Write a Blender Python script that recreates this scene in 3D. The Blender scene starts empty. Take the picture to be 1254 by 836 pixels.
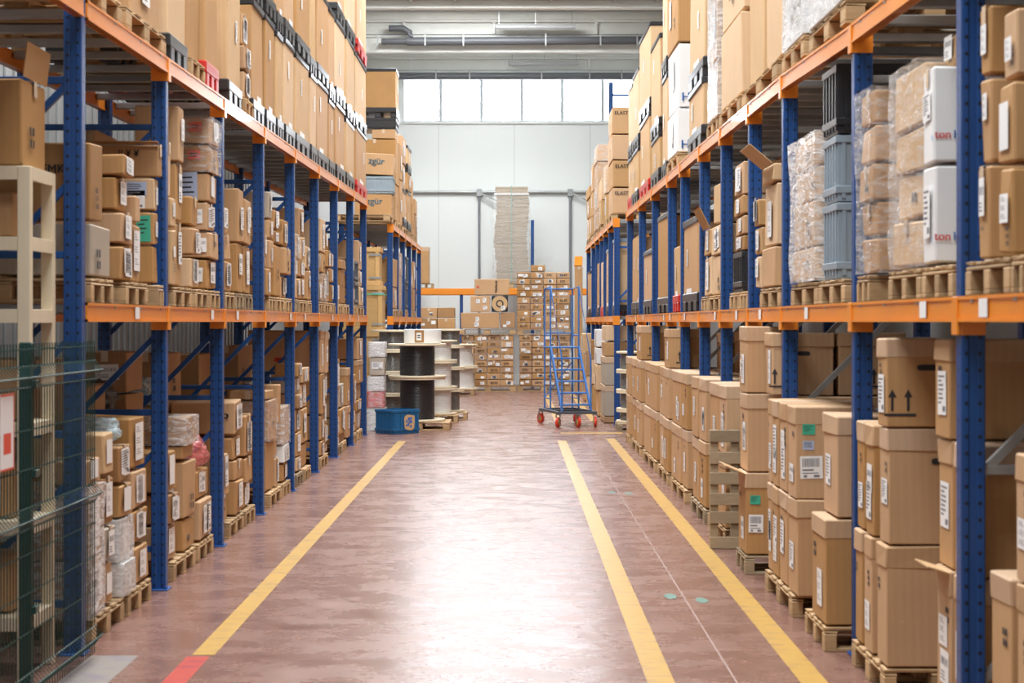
import bpy, bmesh, math, random
from mathutils import Vector, Matrix, noise
R = random.Random(7)
SC = bpy.context.scene
COL = SC.collection
PI = math.pi
# camera frame: focal length in pixels, principal column / horizon row of the 1254x836 frame, eye height
F, CX, CY, H = 2050.0, 628.0, 394.0, 1.98
XL, XR = -2.56, 2.02            # aisle faces of the two runs of racking
def Yp(x, X): return abs(X) * F / max(1e-3, abs(x - CX))
def Zp(y, Y): return H + (CY - y) * Y / F
def Xp(x, Y): return (x - CX) * Y / F

# ------------------------------------------------------------------ materials
MATS = {}
def nodes(name):
    m = bpy.data.materials.new(name); m.use_nodes = True
    nt = m.node_tree
    return m, nt, nt.nodes['Principled BSDF']
def N(nt, t, **kw):
    n = nt.nodes.new(t)
    for k, v in kw.items():
        if k.startswith('i_'):
            n.inputs[int(k[2:])].default_value = v
        else: setattr(n, k, v)
    return n
def plain(name, col, rough=.5, metal=0, spec=.5, var=0.0, scale=6, emit=None, es=0, coat=0):
    m, nt, b = nodes(name)
    b.inputs['Base Color'].default_value = (*col, 1)
    b.inputs['Roughness'].default_value = rough
    b.inputs['Metallic'].default_value = metal
    b.inputs['Specular IOR Level'].default_value = spec
    b.inputs['Coat Weight'].default_value = coat
    if var:
        tc = N(nt, 'ShaderNodeTexCoord'); nz = N(nt, 'ShaderNodeTexNoise')
        nz.inputs['Scale'].default_value = scale; nz.inputs['Detail'].default_value = 6
        nt.links.new(tc.outputs['Object'], nz.inputs['Vector'])
        mx = N(nt, 'ShaderNodeMix', data_type='RGBA')
        mx.inputs[6].default_value = (*[c * (1 - var) for c in col], 1)
        mx.inputs[7].default_value = (*[min(1, c * (1 + var)) for c in col], 1)
        nt.links.new(nz.outputs['Fac'], mx.inputs[0]); nt.links.new(mx.outputs[2], b.inputs['Base Color'])
    if emit:
        b.inputs['Emission Color'].default_value = (*emit, 1); b.inputs['Emission Strength'].default_value = es
    MATS[name] = m
    return m
def cardboard(name, col, vary=.16):
    m, nt, b = nodes(name)
    tc = N(nt, 'ShaderNodeTexCoord'); oi = N(nt, 'ShaderNodeObjectInfo')
    nz = N(nt, 'ShaderNodeTexNoise'); nz.inputs['Scale'].default_value = 3.5; nz.inputs['Detail'].default_value = 5
    nt.links.new(tc.outputs['Object'], nz.inputs['Vector'])
    wv = N(nt, 'ShaderNodeTexWave', bands_direction='DIAGONAL'); wv.inputs['Scale'].default_value = 14; wv.inputs['Distortion'].default_value = .4
    mp = N(nt, 'ShaderNodeMapping'); mp.inputs['Scale'].default_value = (1, 1, .02)
    nt.links.new(tc.outputs['Object'], mp.inputs[0]); nt.links.new(mp.outputs[0], wv.inputs['Vector'])
    a = N(nt, 'ShaderNodeMath', operation='MULTIPLY_ADD'); a.inputs[1].default_value = .22; a.inputs[2].default_value = .80 - .5 * vary
    nt.links.new(nz.outputs['Fac'], a.inputs[0])
    c = N(nt, 'ShaderNodeMath', operation='MULTIPLY_ADD'); c.inputs[1].default_value = .05
    nt.links.new(wv.outputs['Fac'], c.inputs[0]); nt.links.new(a.outputs[0], c.inputs[2])
    d = N(nt, 'ShaderNodeMath', operation='MULTIPLY_ADD'); d.inputs[1].default_value = vary * 1.6
    nt.links.new(oi.outputs['Random'], d.inputs[0]); nt.links.new(c.outputs[0], d.inputs[2])
    h = N(nt, 'ShaderNodeHueSaturation'); h.inputs['Color'].default_value = (*col, 1)
    s = N(nt, 'ShaderNodeMath', operation='MULTIPLY_ADD'); s.inputs[1].default_value = -.25; s.inputs[2].default_value = 1.1
    nt.links.new(oi.outputs['Random'], s.inputs[0]); nt.links.new(s.outputs[0], h.inputs['Saturation'])
    nt.links.new(d.outputs[0], h.inputs['Value']); nt.links.new(h.outputs[0], b.inputs['Base Color'])
    b.inputs['Roughness'].default_value = .62; b.inputs['Specular IOR Level'].default_value = .3
    MATS[name] = m
cardboard('card', (.51, .296, .134))
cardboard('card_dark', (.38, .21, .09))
cardboard('card_pale', (.61, .40, .21))
cardboard('card_lid', (.56, .37, .22), .08)
cardboard('card_grey', (.46, .39, .31))
plain('white_board', (.80, .80, .79), .45, var=.04)
plain('label_white', (.86, .86, .85), .5)
plain('label_blue', (.42, .50, .68), .5)
plain('label_green', (.05, .42, .27), .5)
plain('label_red', (.75, .08, .04), .5)
plain('label_orange', (.95, .36, .03), .5)
plain('ink', (.025, .025, .03), .7); plain('label_print', (.17, .17, .19), .7)
plain('ink_blue', (.05, .14, .42), .6)
plain('ink_sky', (.25, .55, .85), .6)
plain('ink_red', (.72, .07, .06), .6)
plain('ink_teal', (.06, .16, .22), .7)
plain('tape', (.52, .34, .19), .18, spec=.7)
plain('tape_clear', (.66, .52, .38), .12, spec=.8)
plain('black_plastic', (.022, .023, .026), .32, spec=.6, var=.3, scale=9)
plain('grey_plastic', (.27, .33, .38), .4, var=.1)
plain('dark_grey_plastic', (.075, .09, .11), .4, var=.1)
plain('red_plastic', (.52, .025, .02), .35, var=.1)
plain('blue_bin', (.012, .11, .26), .35, var=.12)
plain('orange', (.84, .27, .022), .32, spec=.6, var=.12, scale=2, coat=.3)
plain('galv', (.36, .37, .37), .42, metal=.5, var=.2)
plain('blue_brace', (.015, .085, .30), .4, var=.12)
plain('ladder_blue', (.05, .17, .46), .35, var=.1)
plain('wheel_red', (.60, .04, .02), .35)
plain('wheel_core', (.55, .38, .10), .4, metal=.3)
plain('steel', (.40, .40, .40), .35, metal=.8)
plain('dark_steel', (.10, .11, .13), .4, metal=.3); plain('pipe_grey', (.22, .23, .25), .45); plain('side_wall', (.34, .35, .35), .8, var=.06)
plain('pipe_dark', (.10, .105, .115), .4)
plain('concrete', (.70, .71, .67), .85, var=.10, scale=1.5)
plain('white_metal', (.78, .78, .76), .45)
plain('fence_green', (.008, .045, .036), .35, spec=.6)
plain('cream_wood', (.70, .60, .43), .55, var=.08)
plain('black_coil', (.012, .012, .014), .38, spec=.6)
plain('cream_flange', (.74, .64, .46), .6, var=.08)
plain('wound_white', (.70, .70, .68), .4, var=.06)
plain('wound_silver', (.17, .17, .165), .25, metal=.3, var=.5, scale=16)
plain('wall_grey', (.60, .62, .62), .8, var=.05); plain('wall_pale', (.80, .83, .81), .7, var=.04, scale=.6)
plain('strap_teal', (.25, .40, .36), .5)
plain('teal_paint', (.12, .24, .20), .4); plain('lamp_grey', (.42, .43, .43), .45); plain('joint', (.34, .24, .21), .5); plain('mullion', (.42, .45, .47), .5)

def wood(name, col, dark):
    m, nt, b = nodes(name)
    tc = N(nt, 'ShaderNodeTexCoord'); oi = N(nt, 'ShaderNodeObjectInfo')
    mp = N(nt, 'ShaderNodeMapping'); mp.inputs['Scale'].default_value = (3, 3, 12)
    nz = N(nt, 'ShaderNodeTexNoise'); nz.inputs['Scale'].default_value = 3; nz.inputs['Detail'].default_value = 8; nz.inputs['Distortion'].default_value = .6
    nt.links.new(tc.outputs['Object'], mp.inputs[0]); nt.links.new(mp.outputs[0], nz.inputs['Vector'])
    mx = N(nt, 'ShaderNodeMix', data_type='RGBA'); mx.inputs[6].default_value = (*dark, 1); mx.inputs[7].default_value = (*col, 1)
    nt.links.new(nz.outputs['Fac'], mx.inputs[0])
    h = N(nt, 'ShaderNodeHueSaturation')
    v = N(nt, 'ShaderNodeMath', operation='MULTIPLY_ADD'); v.inputs[1].default_value = .45; v.inputs[2].default_value = .75
    nt.links.new(oi.outputs['Random'], v.inputs[0]); nt.links.new(v.outputs[0], h.inputs['Value'])
    nt.links.new(mx.outputs[2], h.inputs['Color']); nt.links.new(h.outputs[0], b.inputs['Base Color'])
    b.inputs['Roughness'].default_value = .7
    MATS[name] = m
wood('pallet_wood', (.60, .41, .22), (.36, .22, .10))
wood('old_wood', (.42, .32, .20), (.26, .19, .11))
wood('ply', (.68, .43, .18), (.50, .29, .10))

def upright_mat():
    m, nt, b = nodes('blue_upright')
    L = nt.links.new
    tc = N(nt, 'ShaderNodeTexCoord'); sx = N(nt, 'ShaderNodeSeparateXYZ'); L(tc.outputs['Object'], sx.inputs[0])
    def M(op, a, bb=None, c=None):
        n = N(nt, 'ShaderNodeMath', operation=op)
        for i, q in enumerate((a, bb, c)):
            if q is None: continue
            if isinstance(q, (int, float)): n.inputs[i].default_value = q
            else: L(q, n.inputs[i])
        return n.outputs[0]
    x, y, z = sx.outputs
    fz = M('FRACT', M('DIVIDE', z, .075))
    dz = M('MULTIPLY', M('ABSOLUTE', M('SUBTRACT', fz, .5)), .075)
    dx = M('ABSOLUTE', M('SUBTRACT', M('ABSOLUTE', x), .030))
    dy = M('ABSOLUTE', y)
    def rad(p, q): return M('LESS_THAN', M('ADD', M('MULTIPLY', p, p), M('MULTIPLY', q, q)), .00009)
    h1 = M('MULTIPLY', rad(dx, dz), M('GREATER_THAN', dy, .037))
    h2 = M('MULTIPLY', rad(dy, dz), M('GREATER_THAN', M('ABSOLUTE', x), .050))
    hole = M('MAXIMUM', h1, h2)
    nz = N(nt, 'ShaderNodeTexNoise'); nz.inputs['Scale'].default_value = 5; nz.inputs['Detail'].default_value = 6
    L(tc.outputs['Object'], nz.inputs['Vector'])
    c1 = N(nt, 'ShaderNodeMix', data_type='RGBA'); c1.inputs[6].default_value = (.005, .045, .175, 1); c1.inputs[7].default_value = (.010, .075, .27, 1)
    L(nz.outputs['Fac'], c1.inputs[0])
    c2 = N(nt, 'ShaderNodeMix', data_type='RGBA'); c2.inputs[7].default_value = (.004, .008, .02, 1)
    L(hole, c2.inputs[0]); L(c1.outputs[2], c2.inputs[6]); L(c2.outputs[2], b.inputs['Base Color'])
    b.inputs['Roughness'].default_value = .38; b.inputs['Specular IOR Level'].default_value = .6
    MATS['blue_upright'] = m
upright_mat()

def film(name, alpha=.35, tint=(.9, .9, .9)):
    m, nt, b = nodes(name); L = nt.links.new
    tc = N(nt, 'ShaderNodeTexCoord')
    mp = N(nt, 'ShaderNodeMapping'); mp.inputs['Scale'].default_value = (2, 2, 7); mp.inputs['Rotation'].default_value = (.3, .25, 0)
    nz = N(nt, 'ShaderNodeTexNoise'); nz.inputs['Scale'].default_value = 4; nz.inputs['Detail'].default_value = 8; nz.inputs['Distortion'].default_value = 1.2
    L(tc.outputs['Object'], mp.inputs[0]); L(mp.outputs[0], nz.inputs['Vector'])
    rp = N(nt, 'ShaderNodeMapRange'); rp.inputs[1].default_value = .42; rp.inputs[2].default_value = .72
    rp.inputs[3].default_value = alpha * .45; rp.inputs[4].default_value = min(1, alpha * 2.1)
    L(nz.outputs['Fac'], rp.inputs[0])
    b.inputs['Base Color'].default_value = (*tint, 1); b.inputs['Roughness'].default_value = .2; b.inputs['Specular IOR Level'].default_value = .9
    bp = N(nt, 'ShaderNodeBump'); bp.inputs['Strength'].default_value = .4; bp.inputs['Distance'].default_value = .03
    L(nz.outputs['Fac'], bp.inputs['Height']); L(bp.outputs[0], b.inputs['Normal'])
    tr = N(nt, 'ShaderNodeBsdfTransparent'); ms = N(nt, 'ShaderNodeMixShader')
    L(rp.outputs[0], ms.inputs[0]); L(tr.outputs[0], ms.inputs[1]); L(b.outputs[0], ms.inputs[2])
    out = [n for n in nt.nodes if n.type == 'OUTPUT_MATERIAL'][0]; L(ms.outputs[0], out.inputs[0])
    MATS[name] = m
film('film', .24); film('film_faint', .13); film('film_thick', .55); film('film_blue', .75, (.60, .78, .86)); film('film_red', .8, (.80, .22, .22)); film('film_white', .85, (.86, .86, .86))
film('film_dark', .97, (.03, .04, .05)); film('film_grey', .95, (.26, .38, .45))

def floor_mat():
    m, nt, b = nodes('polished_floor'); L = nt.links.new
    tc = N(nt, 'ShaderNodeTexCoord')
    mp = N(nt, 'ShaderNodeMapping'); mp.inputs['Scale'].default_value = (.7, 1.0, 1)
    n1 = N(nt, 'ShaderNodeTexNoise'); n1.inputs['Scale'].default_value = 2.6; n1.inputs['Detail'].default_value = 10; n1.inputs['Roughness'].default_value = .7
    L(tc.outputs['Object'], mp.inputs[0]); L(mp.outputs[0], n1.inputs['Vector'])
    n2 = N(nt, 'ShaderNodeTexNoise'); n2.inputs['Scale'].default_value = 9; n2.inputs['Detail'].default_value = 8
    L(tc.outputs['Object'], n2.inputs['Vector'])
    cr = N(nt, 'ShaderNodeValToRGB')
    e = cr.color_ramp.elements
    e[0].position = .25; e[0].color = (.165, .080, .060, 1)
    e[1].position = .78; e[1].color = (.265, .145, .112, 1)
    L(n1.outputs['Fac'], cr.inputs[0])
    mx = N(nt, 'ShaderNodeMix', data_type='RGBA', blend_type='OVERLAY'); mx.inputs[0].default_value = .35
    L(cr.outputs[0], mx.inputs[6]); L(n2.outputs['Color'], mx.inputs[7])
    # desaturate the second noise
    bw = N(nt, 'ShaderNodeRGBToBW'); L(n2.outputs['Color'], bw.inputs[0]); L(bw.outputs[0], mx.inputs[7])
    L(mx.outputs[2], b.inputs['Base Color'])
    rr = N(nt, 'ShaderNodeMapRange'); rr.inputs[1].default_value = .3; rr.inputs[2].default_value = .7; rr.inputs[3].default_value = .19; rr.inputs[4].default_value = .35
    L(n1.outputs['Fac'], rr.inputs[0]); L(rr.outputs[0], b.inputs['Roughness'])
    bp = N(nt, 'ShaderNodeBump'); bp.inputs['Strength'].default_value = .10; bp.inputs['Distance'].default_value = .01
    mp2 = N(nt, 'ShaderNodeMapping'); mp2.inputs['Scale'].default_value = (.5, 3.0, 1)
    n3 = N(nt, 'ShaderNodeTexNoise'); n3.inputs['Scale'].default_value = 3; n3.inputs['Detail'].default_value = 7
    L(tc.outputs['Object'], mp2.inputs[0]); L(mp2.outputs[0], n3.inputs['Vector'])
    L(n3.outputs['Fac'], bp.inputs['Height']); L(bp.outputs[0], b.inputs['Normal'])
    b.inputs['Specular IOR Level'].default_value = .6
    MATS['polished_floor'] = m
floor_mat()
def paint_mat(name, col):
    m, nt, b = nodes(name); L = nt.links.new
    tc = N(nt, 'ShaderNodeTexCoord'); n1 = N(nt, 'ShaderNodeTexNoise'); n1.inputs['Scale'].default_value = 6; n1.inputs['Detail'].default_value = 9; n1.inputs['Roughness'].default_value = .7
    mp = N(nt, 'ShaderNodeMapping'); mp.inputs['Scale'].default_value = (.6, 2.2, 1)
    L(tc.outputs['Object'], mp.inputs[0]); L(mp.outputs[0], n1.inputs['Vector'])
    cr = N(nt, 'ShaderNodeValToRGB'); e = cr.color_ramp.elements
    e[0].position = .36; e[0].color = (col[0] * .62, col[1] * .58, col[2] * .9 + .03, 1)
    e[1].position = .48; e[1].color = (*col, 1)
    L(n1.outputs['Fac'], cr.inputs[0]); L(cr.outputs[0], b.inputs['Base Color'])
    b.inputs['Roughness'].default_value = .33
    MATS[name] = m
paint_mat('yellow_paint', (.52, .315, .072)); paint_mat('red_paint', (.48, .07, .05)); paint_mat('floor_grey', (.27, .24, .21))
def emis(name, col, s):
    m = bpy.data.materials.new(name); m.use_nodes = True; nt = m.node_tree; nt.nodes.clear()
    e = N(nt, 'ShaderNodeEmission'); e.inputs[0].default_value = (*col, 1); e.inputs[1].default_value = s
    o = N(nt, 'ShaderNodeOutputMaterial'); nt.links.new(e.outputs[0], o.inputs[0]); MATS[name] = m
emis('skylight_sky', (.97, 1, 1.03), 31.0)
def glass():
    m = bpy.data.materials.new('glass'); m.use_nodes = True; nt = m.node_tree; nt.nodes.clear(); L = nt.links.new
    t = N(nt, 'ShaderNodeBsdfTransparent'); g = N(nt, 'ShaderNodeBsdfGlossy'); g.inputs['Roughness'].default_value = .02
    x = N(nt, 'ShaderNodeMixShader'); x.inputs[0].default_value = .06
    o = N(nt, 'ShaderNodeOutputMaterial'); L(t.outputs[0], x.inputs[1]); L(g.outputs[0], x.inputs[2]); L(x.outputs[0], o.inputs[0]); MATS['glass'] = m
glass()

# ------------------------------------------------------------------ mesh builder
def wloc(o):
    v = Vector((0, 0, 0))
    while o: v += o.location; o = o.parent
    return v
class MB:
    def __init__(s): s.v = []; s.f = []; s.m = []
    def add(s, vs, fs, m=0):
        b = len(s.v); s.v += [tuple(p) for p in vs]
        for q in fs: s.f.append(tuple(b + i for i in q)); s.m.append(m)
    def quad(s, a, b, c, d, m=0): s.add((a, b, c, d), ((0, 1, 2, 3),), m)
    def box(s, x0, x1, y0, y1, z0, z1, r=0, m=0, jit=0, xf=None):
        c = ((x0 + x1) / 2, (y0 + y1) / 2, (z0 + z1) / 2); h = (abs(x1 - x0) / 2, abs(y1 - y0) / 2, abs(z1 - z0) / 2)
        S = [(a, b, d) for a in (-1, 1) for b in (-1, 1) for d in (-1, 1)]
        r = min(r, min(h) * .45)
        vs = []; J = [[-q[k] * R.uniform(0, 2 * jit) for k in range(3)] for q in S]
        if r <= 0:
            for i, q in enumerate(S): vs.append([c[k] + q[k] * h[k] + J[i][k] for k in range(3)])
            fs = ((0, 1, 3, 2), (4, 6, 7, 5), (0, 4, 5, 1), (2, 3, 7, 6), (0, 2, 6, 4), (1, 5, 7, 3))
        else:
            for i, q in enumerate(S):
                for ax in range(3):
                    vs.append([c[k] + q[k] * (h[k] if k == ax else h[k] - r) + J[i][k] for k in range(3)])
            id_ = lambda q, ax: S.index(q) * 3 + ax
            fs = []
            for ax in range(3):
                u, w = [k for k in range(3) if k != ax]
                for sg in (-1, 1):
                    ring = []
                    for a, b in ((-1, -1), (1, -1), (1, 1), (-1, 1)):
                        q = [0, 0, 0]; q[ax] = sg; q[u] = a; q[w] = b; ring.append(id_(tuple(q), ax))
                    if (sg > 0) == (ax == 1): ring.reverse()
                    fs.append(tuple(ring))
            for ax in range(3):
                u, w = [k for k in range(3) if k != ax]
                for a in (-1, 1):
                    for b in (-1, 1):
                        q0 = [0, 0, 0]; q1 = [0, 0, 0]
                        q0[ax] = -1; q1[ax] = 1; q0[u] = q1[u] = a; q0[w] = q1[w] = b
                        q0 = tuple(q0); q1 = tuple(q1)
                        fs.append((id_(q0, u), id_(q1, u), id_(q1, w), id_(q0, w)))
            for q in S: fs.append((id_(q, 0), id_(q, 1), id_(q, 2)))
        if xf: vs = [xf(p) for p in vs]
        s.add(vs, fs, m); return s
    def bar(s, p, q, w, h, m=0, up=(0, 0, 1)):
        p = Vector(p); q = Vector(q); d = (q - p).normalized(); u = Vector(up)
        if abs(d.dot(u)) > .98: u = Vector((0, 1, 0))
        a = d.cross(u).normalized() * (w / 2); b = a.cross(d).normalized() * (h / 2)
        vs = [p - a - b, p + a - b, p + a + b, p - a + b, q - a - b, q + a - b, q + a + b, q - a + b]
        s.add(vs, ((3, 2, 1, 0), (4, 5, 6, 7), (0, 1, 5, 4), (1, 2, 6, 5), (2, 3, 7, 6), (3, 0, 4, 7)), m); return s
    def cyl(s, p, q, r, n=20, m=0, r2=None, cap=True):
        p = Vector(p); q = Vector(q); d = (q - p).normalized()
        u = Vector((0, 0, 1)) if abs(d.z) < .9 else Vector((1, 0, 0))
        a = d.cross(u).normalized(); b = a.cross(d).normalized(); r2 = r if r2 is None else r2
        vs = []
        for k in range(n):
            t = 2 * PI * k / n; o = a * math.cos(t) + b * math.sin(t)
            vs += [p + o * r, q + o * r2]
        fs = [(2 * k, 2 * ((k + 1) % n), 2 * ((k + 1) % n) + 1, 2 * k + 1) for k in range(n)]
        if cap: fs += [tuple(2 * k for k in reversed(range(n))), tuple(2 * k + 1 for k in range(n))]
        s.add(vs, fs, m); return s
    def tube(s, pts, r, n=8, m=0):
        pts = [Vector(p) for p in pts]; vs = []; fs = []
        for i, p in enumerate(pts):
            d = (pts[min(i + 1, len(pts) - 1)] - pts[max(i - 1, 0)]).normalized()
            u = Vector((0, 0, 1)) if abs(d.z) < .9 else Vector((0, 1, 0))
            a = d.cross(u).normalized(); b = a.cross(d).normalized()
            for k in range(n):
                t = 2 * PI * k / n; vs.append(p + (a * math.cos(t) + b * math.sin(t)) * r)
        for i in range(len(pts) - 1):
            for k in range(n):
                k2 = (k + 1) % n; fs.append((i * n + k, i * n + k2, (i + 1) * n + k2, (i + 1) * n + k))
        fs += [tuple(reversed(range(n))), tuple((len(pts) - 1) * n + k for k in range(n))]
        s.add(vs, fs, m); return s
    def lathe(s, c, prof, n=28, m=0):
        c = Vector(c); vs = []; fs = []
        for (r, z) in prof:
            for k in range(n):
                t = 2 * PI * k / n; vs.append((c.x + r * math.cos(t), c.y + r * math.sin(t), c.z + z))
        for i in range(len(prof) - 1):
            for k in range(n):
                k2 = (k + 1) % n; fs.append((i * n + k, i * n + k2, (i + 1) * n + k2, (i + 1) * n + k))
        fs += [tuple(reversed(range(n))), tuple((len(prof) - 1) * n + k for k in range(n))]
        s.add(vs, fs, m); return s
    def build(s, name, mats, parent=None, loc=None, smooth=False, fix=True):
        """vertices are world coordinates; the object's origin goes to LOC (default: its parent's origin)"""
        pw = wloc(parent) if parent else Vector((0, 0, 0))
        lw = Vector(loc) if loc is not None else pw
        me = bpy.data.meshes.new(name)
        me.from_pydata([(p[0] - lw.x, p[1] - lw.y, p[2] - lw.z) for p in s.v], [], s.f)
        for mm in (mats if isinstance(mats, (list, tuple)) else [mats]): me.materials.append(MATS[mm])
        for i, p in enumerate(me.polygons): p.material_index = s.m[i]
        if fix:
            bm = bmesh.new(); bm.from_mesh(me); bmesh.ops.recalc_face_normals(bm, faces=bm.faces); bm.to_mesh(me); bm.free()
        if smooth:
            for p in me.polygons: p.use_smooth = True
            me.set_sharp_from_angle(angle=.7)
        o = bpy.data.objects.new(name, me); COL.objects.link(o)
        o.location = lw - pw
        if parent: o.parent = parent
        return o
def inst(src, parent=None, loc=(0, 0, 0), rz=0, scale=None, name=None):
    c = src.copy(); COL.objects.link(c); c.parent = parent; c.location = loc; c.rotation_euler = (0, 0, rz)
    if scale: c.scale = scale
    return c
def empty(name, loc):
    o = bpy.data.objects.new(name, None); o.empty_display_size = .2; COL.objects.link(o); o.location = loc; return o
LABELS = {}
def tag(o, label, cat, group=None):
    o['label'] = label; o['category'] = cat
    if group: o['group'] = group
    k = label.lower()
    n = len([w for w in label.replace(',', ' ').split()])
    if n > 16 or n < 4: print('LABEL LEN', n, label)
    if k in LABELS and not group: print('DUP LABEL', label)
    LABELS[k] = LABELS.get(k, 0) + 1
    return o
def struct(o): o['kind'] = 'structure'; return o
FONT = None
def text_verts(s, size):
    cu = bpy.data.curves.new('t', 'FONT'); cu.body = s; cu.size = size; cu.resolution_u = 3
    ob = bpy.data.objects.new('t', cu); COL.objects.link(ob)
    dg = bpy.context.evaluated_depsgraph_get(); me = ob.evaluated_get(dg).to_mesh()
    vs = [tuple(v.co) for v in me.vertices]; fs = [tuple(p.vertices) for p in me.polygons]
    ob.evaluated_get(dg).to_mesh_clear(); bpy.data.objects.remove(ob); bpy.data.curves.remove(cu)
    return vs, fs
def text_on(parent, s, size, org, u, w, mat, name='printed_text', bold=0):
    """letters laid on a face: ORG lower left corner (world), U reading direction, W up"""
    vs, fs = text_verts(s, size); U = Vector(u); W = Vector(w); O = Vector(org)
    mb = MB()
    mb.add([O + U * a + W * b for a, b, c in vs], fs)
    if bold:
        for dx in (-bold, bold):
            mb.add([O + U * (a + dx) + W * b + U.cross(W) * .0003 for a, b, c in vs], fs)
    o = mb.build(name, mat, parent, fix=False); return o

# ------------------------------------------------------------------ words for labels
ORD = 'first second third fourth fifth sixth seventh eighth ninth tenth eleventh twelfth thirteenth fourteenth fifteenth sixteenth seventeenth eighteenth nineteenth twentieth'.split()
def tier_words(i, n):
    if n == 1: return 'alone in'
    if i == 0: return 'bottom of'
    if i == n - 1: return 'top of'
    return ORD[i] + ' up in'
# ------------------------------------------------------------------ racking
UL = [7.53 + 2.41 * k for k in range(10)]
UR = [5.2, 7.54, 9.9, 12.5, 14.3, 16.2, 18.05, 20.1, 21.75, 24.25, 26.75, 29.5]
ULF = [34.1, 35.9, 38.0, 40.3, 42.4, 44.6]
URF = [32.2, 34.1, 36.0, 37.6, 39.5, 41.5, 44.2]
XLF, XRF = -2.45, 1.95
def interp(t, Y):
    if Y <= t[0][0]: return t[0][1]
    for (a, b), (c, d) in zip(t, t[1:]):
        if Y <= c: return b + (d - b) * (Y - a) / (c - a)
    return t[-1][1]
TL = [(7.53, 3.765), (9.94, 3.79), (29.22, 4.0)]
TR = [(5.2, 3.553), (9.9, 3.63), (12.5, 3.71), (18.05, 3.765), (29.5, 3.82)]
def zU(side, Y):   # underside of the upper beams
    return {'L': lambda: interp(TL, Y), 'R': lambda: interp(TR, Y), 'LF': lambda: 3.86, 'RF': lambda: 3.86}[side]()
ZM, BH = 1.98, .115   # underside of the middle beams, beam height
def top_of(side, level, Y):
    return {'F': 0.0, 'M': ZM + BH, 'U': zU(side, Y) + BH}[level]
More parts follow.
